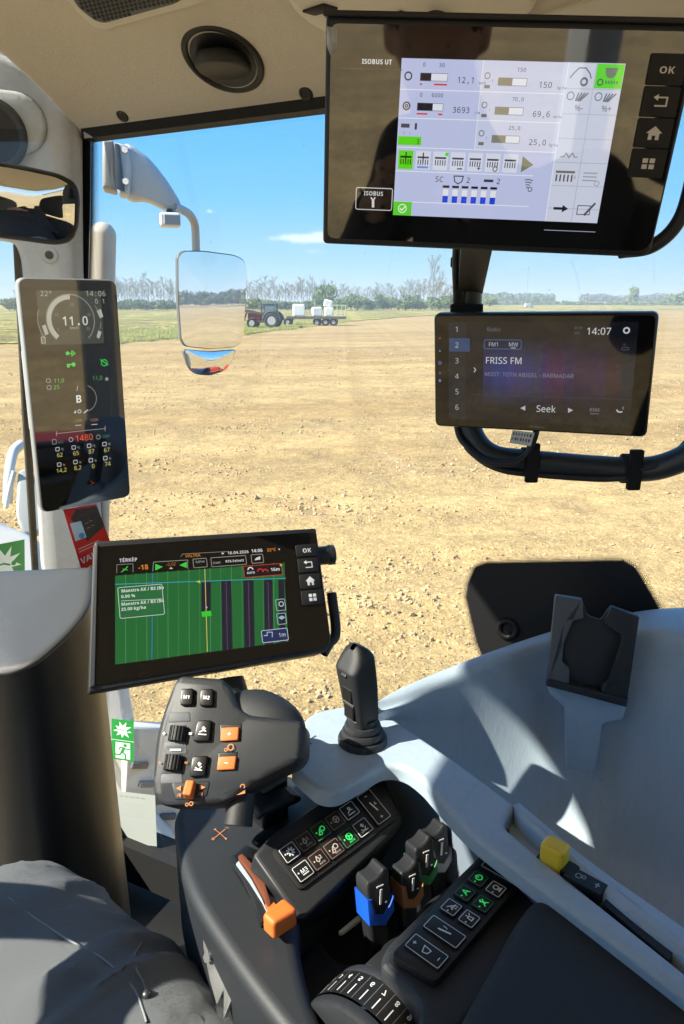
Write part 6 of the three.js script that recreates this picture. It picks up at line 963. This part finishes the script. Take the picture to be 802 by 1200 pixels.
{
  const hipR = W(.14, -.735, .19), hipL = W(.03, -.72, .02), kneeR = W(-.325, -.67, .60), kneeL = W(-.52, -.66, .26), footR = W(-.45, -1.06, .60), footL = W(-.66, -1.06, .22), toeR = W(-.60, -1.10, .68), toeL = W(-.82, -1.10, .30);
  const pelvis = W(.10, -.67, .06), chest = W(.13, -.27, -.16), neck = W(.05, -.09, -.27), head = W(.0, .05, -.33), shR = W(.27, -.15, -.09), shL = W(-.03, -.15, -.34), elR = W(.30, -.40, -.02), elL = W(-.16, -.38, -.24), wrR = W(.10, -.16, -.07), wrL = W(-.07, -.15, -.08);
  const t = thing('person', 'person seated in grey trousers and dark shirt holding a phone', 'person', pelvis.clone());
  const skin = std(lin(.42, .25, .17), .6), hairM = std(lin(.012, .010, .009), .7), shirt = grained(lin(.03, .032, .036), .9, 20, .0006);
  const bodyList = [[pelvis, chest, .12, .12], [chest, neck, .10, .052], [neck, head, .052, .06], [chest, shR, .09, .055], [chest, shL, .09, .055], [shR, elR, .05, .042], [elR, wrR, .042, .029], [shL, elL, .05, .042], [elL, wrL, .042, .029], [hipR, kneeR, .09, .06], [hipL, kneeL, .09, .06], [kneeR, footR, .055, .04], [kneeL, footL, .055, .04], [pelvis, hipR, .11, .09], [pelvis, hipL, .11, .09], [footR, toeR, .04, .035], [footL, toeL, .04, .035]];
  const up = V3(0, 1, 0), look = V3(-.05, -.06, -1).normalize(), rgt = look.clone().cross(up).normalize();
  const hp = (x, y, z) => head.clone().addScaledVector(rgt, x).addScaledVector(up, y).addScaledVector(look, z);
  const faceList = [[hp(0, .03, -.015), hp(0, .02, -.01), .086, .084], [hp(0, -.02, .03), hp(0, -.085, .052), .064, .038], [hp(-.03, 0, .07), hp(.03, 0, .07), .026, .026], [hp(0, -.005, .088), hp(0, -.038, .106), .010, .0135], [hp(-.02, -.068, .082), hp(.02, -.068, .082), .012, .012], [hp(-.078, -.01, -.01), hp(-.082, .015, -.014), .017, .015], [hp(.078, -.01, -.01), hp(.082, .015, -.014), .017, .015]];
  const sockets = [hp(-.032, .006, .098), hp(.032, .006, .098)];
  const hand = (wr, s) => { const L = [], palm = W(s * .05, -.135 + .02, -.030); L.push([wr, palm, .026, .024]); for (let i = 0; i < 4; i++) { const y = -.135 + i * .019, k1 = W(s * .056, y, -.018), k2 = W(s * .05, y + .004, .0035 - .004), k3 = W(s * .034, y + .006, -.006); L.push([palm, k1, .014, .0095], [k1, k2, .0092, .0085], [k2, k3, .0085, .0075]); } L.push([palm, W(s * .045, -.08, -.04), .013, .0105], [W(s * .045, -.08, -.04), W(s * .02, -.065, -.032), .0105, .0085]); return L; };
  const all = [...bodyList], sd = bones(all, .03), fd = bones(faceList, .016), hd = bones([...hand(wrR, 1), ...hand(wrL, -1)], .006);
  const lo = W(-.9, -1.16, .75), hi = W(.42, .25, -.5), mn = V3(Math.min(lo.x, hi.x), Math.min(lo.y, hi.y), Math.min(lo.z, hi.z)), mx = V3(Math.max(lo.x, hi.x), Math.max(lo.y, hi.y), Math.max(lo.z, hi.z));
  const bodyG = surfaceNet((p) => sd(p), mn, mx, .016), headG = surfaceNet((p) => { let d = smin(fd(p), capsule(p, neck, head, .05, .05), .02); return d; }, head.clone().addScalar(-.2), head.clone().addScalar(.17), .0045), handG = surfaceNet(hd, W(-.13, -.22, .012), W(.15, -.02, -.13).setZ(.13), .0035);
  const only = (g) => { g.deleteAttribute('uv'); return g; };
  partW('body', mergeGeometries([bodyG, headG, handG].map(only)), skin, t);
  for (const s of sockets) partW('eye', new THREE.SphereGeometry(.0065, 16, 12).translate(s.x, s.y, s.z).translate(-look.x * .0085, -look.y * .0085, -look.z * .0085), std(lin(.16, .12, .1), .3), t);
  const hairD = bones([[hp(0, .045, -.02), hp(0, .02, -.035), .094, .092], [hp(-.05, .085, .045), hp(.06, .095, .04), .034, .03]], .02);
  partW('hair', surfaceNet((p) => Math.max(hairD(p) + .006 * noise(p.x * 60, p.y * 60, p.z * 60), -(capsule(p, hp(0, -.03, .09), hp(0, -.06, .1), .085, .085))), head.clone().addScalar(-.17), head.clone().addScalar(.17), .006), hairM, t);
  const shirtD = bones([[pelvis, chest, .138, .135], [chest, neck, .12, .06], [chest, shR, .11, .075], [chest, shL, .11, .075], [shR, elR, .066, .056], [elR, wrR, .054, .038], [shL, elL, .066, .056], [elL, wrL, .054, .038]], .04);
  partW('shirt', surfaceNet((p) => Math.max(shirtD(p) + .006 * noise(p.x * 14, p.y * 9, p.z * 14), -(p.distanceTo(wrR) - .035), -(p.distanceTo(wrL) - .035)), mn.clone().setY(EYE - .85), mx, .016), shirt, t);
  // trousers: cloth with folds across the lap
  const legD = bones([[hipR, kneeR, .116, .094], [pelvis, hipR, .14, .115], [pelvis, hipL, .14, .115], [hipL, kneeL, .115, .085], [kneeR, footR, .085, .075], [kneeL, footL, .085, .075]], .05);
  const ax = kneeR.clone().sub(hipR).normalize();
  const ridge = (x, y, z) => 1 - 2 * Math.abs(noise(x, y, z));
  const fold = (p) => { const s = p.clone().sub(hipR).dot(ax), q = p.x * 6 + p.z * 9; const crease = (c, sl, w) => Math.exp(-Math.pow((s - c + sl * (p.z - hipR.z) * 1) / w, 2)); const w = p.z + .6 * p.x, cr = [[.06, .5, .011], [.13, -.35, .014], [.19, .55, .010], [.26, .2, .016], [.33, -.5, .012], [.40, .3, .012], [.47, -.2, .014], [.54, .4, .012]].reduce((a, [c, sl, wd], i) => a + .019 * Math.exp(-Math.pow((s - c - sl * (w + .45) - .03 * noise(w * 8, i * 3.3, p.y * 5)) / wd, 2)) * Math.max(0, .5 + noise(w * 5 + i, p.y * 6, i)), 0); return -cr - .006 * Math.pow(Math.max(0, ridge(s * 5 + p.z * 6, p.x * 2.2 + 3, p.y * 6 + s * 3)), 3) - .006 * Math.pow(Math.max(0, ridge(s * 9 - p.z * 11, p.x * 5, p.y * 10)), 3) + .010 * noise(s * 7 + p.y * 9, q * .5, p.y * 5) + .006 * Math.sin(s * 24 + q * 2.2 + 4 * noise(p.x * 4, p.y * 4, p.z * 4)) + .005 * noise(s * 22, q * 1.6, p.y * 14) + .007 * Math.sin(s * 38 + 6 * noise(p.x * 7, p.y * 7, p.z * 7)) * Math.exp(-Math.pow((s - .16) / .1, 2)); };
  const cloth = grained(lin(.235, .255, .27), .95, 60, .0014, { sheen: .3, sheenColor: lin(.4, .42, .44), sheenRoughness: .6 });
  const trousers = partW('trousers', surfaceNet((p) => { const d = legD(p); return Math.max(Math.abs(d) > .07 ? d : d + fold(p), -(p.y - (EYE - 1.05)), p.y - (EYE - .47)); }, mn.clone().setY(EYE - 1.08), mx.clone().setY(EYE - .44), .0075), cloth, t, 'grey cotton trousers');
  // side seam and pocket edge stitched on the cloth
  const sdT = (p) => legD(p) + fold(p);
  const drape = (list) => list.map(([a, b]) => { let d = .35; for (let i = 0; i < 900; i++) { if (sdT(at(a, b, d)) < .0005) break; d += .001; } return at(a, b, d); });
  partW('seam', tubeG(drape([[10, 1052], [40, 1075], [75, 1098], [115, 1120], [135, 1135], [158, 1160], [168, 1185], [172, 1198]]), .0011, 60, 6), std(lin(.24, .26, .275), .95), trousers); partW('pocket_edge', tubeG(drape([[166, 1106], [158, 1120], [160, 1135], [168, 1150], [172, 1166]]), .0012, 40, 6), std(lin(.2, .21, .215), .95), trousers); const rv = drape([[172, 1166]])[0]; partW('rivet', new THREE.SphereGeometry(.0045, 12, 8).translate(rv.x, rv.y, rv.z), std(lin(.1, .1, .1), .4, { metalness: .7 }), trousers);
  for (const [a, b] of [[footR, toeR], [footL, toeL]]) partW('shoe', surfaceNet((p) => Math.max(capsule(p, a, b.clone().lerp(a, -.1), .055, .05), EYE + FLOOR + .016 - p.y), V3(Math.min(a.x, b.x) - .1, EYE + FLOOR, Math.min(a.z, b.z) - .1), V3(Math.max(a.x, b.x) + .1, a.y + .08, Math.max(a.z, b.z) + .1), .01), M.darker, t);
  // the phone that takes the picture
  const ph = thing('smartphone', 'dark smartphone held up by the seated person', 'phone', V3(.026, EYE - .058, .020));
  part('phone_body', box(.076, .156, .0085, .004), std(lin(.03, .032, .036), .25), ph); const isl = part('camera_island', box(.034, .036, .002, .001, -.018, .056, -.005), std(lin(.02, .02, .022), .2), ph); for (const [x, y] of [[-.026, .064], [-.026, .048], [-.011, .056]]) part('lens', new THREE.CylinderGeometry(.006, .006, .002, 20).rotateX(Math.PI / 2).translate(x, y, -.0065), std(lin(.004, .004, .006), .05), ph);
  // seat under the driver
  const sF = new Frame(pelvis.clone().setY(EYE - .82), FORE.clone().negate().cross(V3(0, 1, 0)).negate(), V3(0, 1, 0)), s = thing('driver_seat', 'dark driver seat behind the armrest outside the frame', 'seat', sF), seatM = grained(lin(.03, .03, .032), .9, 20, .0006);
  const toB = (f, r, y) => pelvis.clone().setY(EYE + y).addScaledVector(FORE, f).addScaledVector(RIGHT, r);
  const orient = (g, f, r, y, pitch = 0) => { const m = new THREE.Matrix4().makeBasis(FORE, V3(0, 1, 0), RIGHT).multiply(new THREE.Matrix4().makeRotationZ(pitch)); const c = toB(f, r, y); return g.applyMatrix4(m.setPosition(c)); };
  partW('cushion', orient(box(.50, .10, .48, .04), .10, 0, -.845), seatM, s); partW('backrest', orient(box(.12, .62, .46, .05), -.30, 0, -.47, .16), seatM, s); partW('headrest', orient(box(.09, .18, .26, .04), -.40, 0, -.06, .16), seatM, s); partW('pedestal', orient(box(.34, .24, .34, .03), 0.02, 0, -1.02), M.dark, s);
}

// ---------------------------------------------------------------- rear bodywork and seeder that the outside mirror shows
{
  const grey = std(lin(.16, .18, .20), .5), redM = std(lin(.42, .05, .035), .5), tyre = std(lin(.018, .018, .018), .9);
  const hub = new Frame(cabPoint(-1.45, 1.0, 0).setY(.95), FORE, V3(0, 1, 0)), hm = basis(hub);
  const tread = []; for (let k = 0; k < 28; k++) { const a = k / 28 * 6.283; for (const s of [-1, 1]) tread.push(box(.06, .05, .32, .01).rotateY(s * .5).translate(0, .93, s * .14).rotateZ(a + s * .055)); }
  const wh = partW('rear_wheel', new THREE.CylinderGeometry(.5, .42, .3, 32).rotateX(Math.PI / 2).applyMatrix4(hm), M.ash, cab);
  partW('tyre', new THREE.LatheGeometry([[.5, -.28], [.82, -.3], [.9, -.25], [.92, 0], [.9, .25], [.82, .3], [.5, .28]].map(([a, b]) => V2(a, b)), 48).rotateX(Math.PI / 2).applyMatrix4(hm), tyre, wh); partW('tyre_lugs', merge(tread).applyMatrix4(hm), tyre, wh);
  partW('rear_fender', gridG(30, 6, (s, t) => { const a = .25 + s * 2.5; return V3(Math.cos(a) * 1.06, Math.sin(a) * 1.06, -.34 + t * .62); }).applyMatrix4(hm), grey, cab);
  const sb = cabPoint(-5.4, .4, 0).setY(0), sd = thing('seed_drill', 'red seed drill trailing behind the tractor outside the frame', 'seed drill', new Frame(sb, FORE, V3(0, 1, 0)));
  part('hopper', plate(roundPoly([V2(-.6, .9), V2(-.3, .6), V2(.3, .6), V2(.6, .9), V2(.6, 1.2), V2(-.6, 1.2)], .05), 2.2, .03, 1.1), redM, sd); part('drill_frame', merge([box(.2, .2, 5.4, .03, .5, .7, 0), box(.2, .2, 5.4, .03, -.6, .6, 0), beam(V3(.6, .7, 0), V3(2.9, .75, 0), .2, .2)]), redM, sd);
  for (let k = 0; k < 8; k++) { const z = -2.45 + k * .7; const row = part('row_unit', merge([beam(V3(-.5, .6, z), V3(-1.2, .35, z), .1, .12), new THREE.CylinderGeometry(.28, .28, .08, 20).rotateX(Math.PI / 2).translate(-1.2, .28, z)]), M.slate, sd); part('seed_box', box(.3, .4, .3, .05, -.9, .85, z), redM, row); }
}

renderer.render(scene, camera);
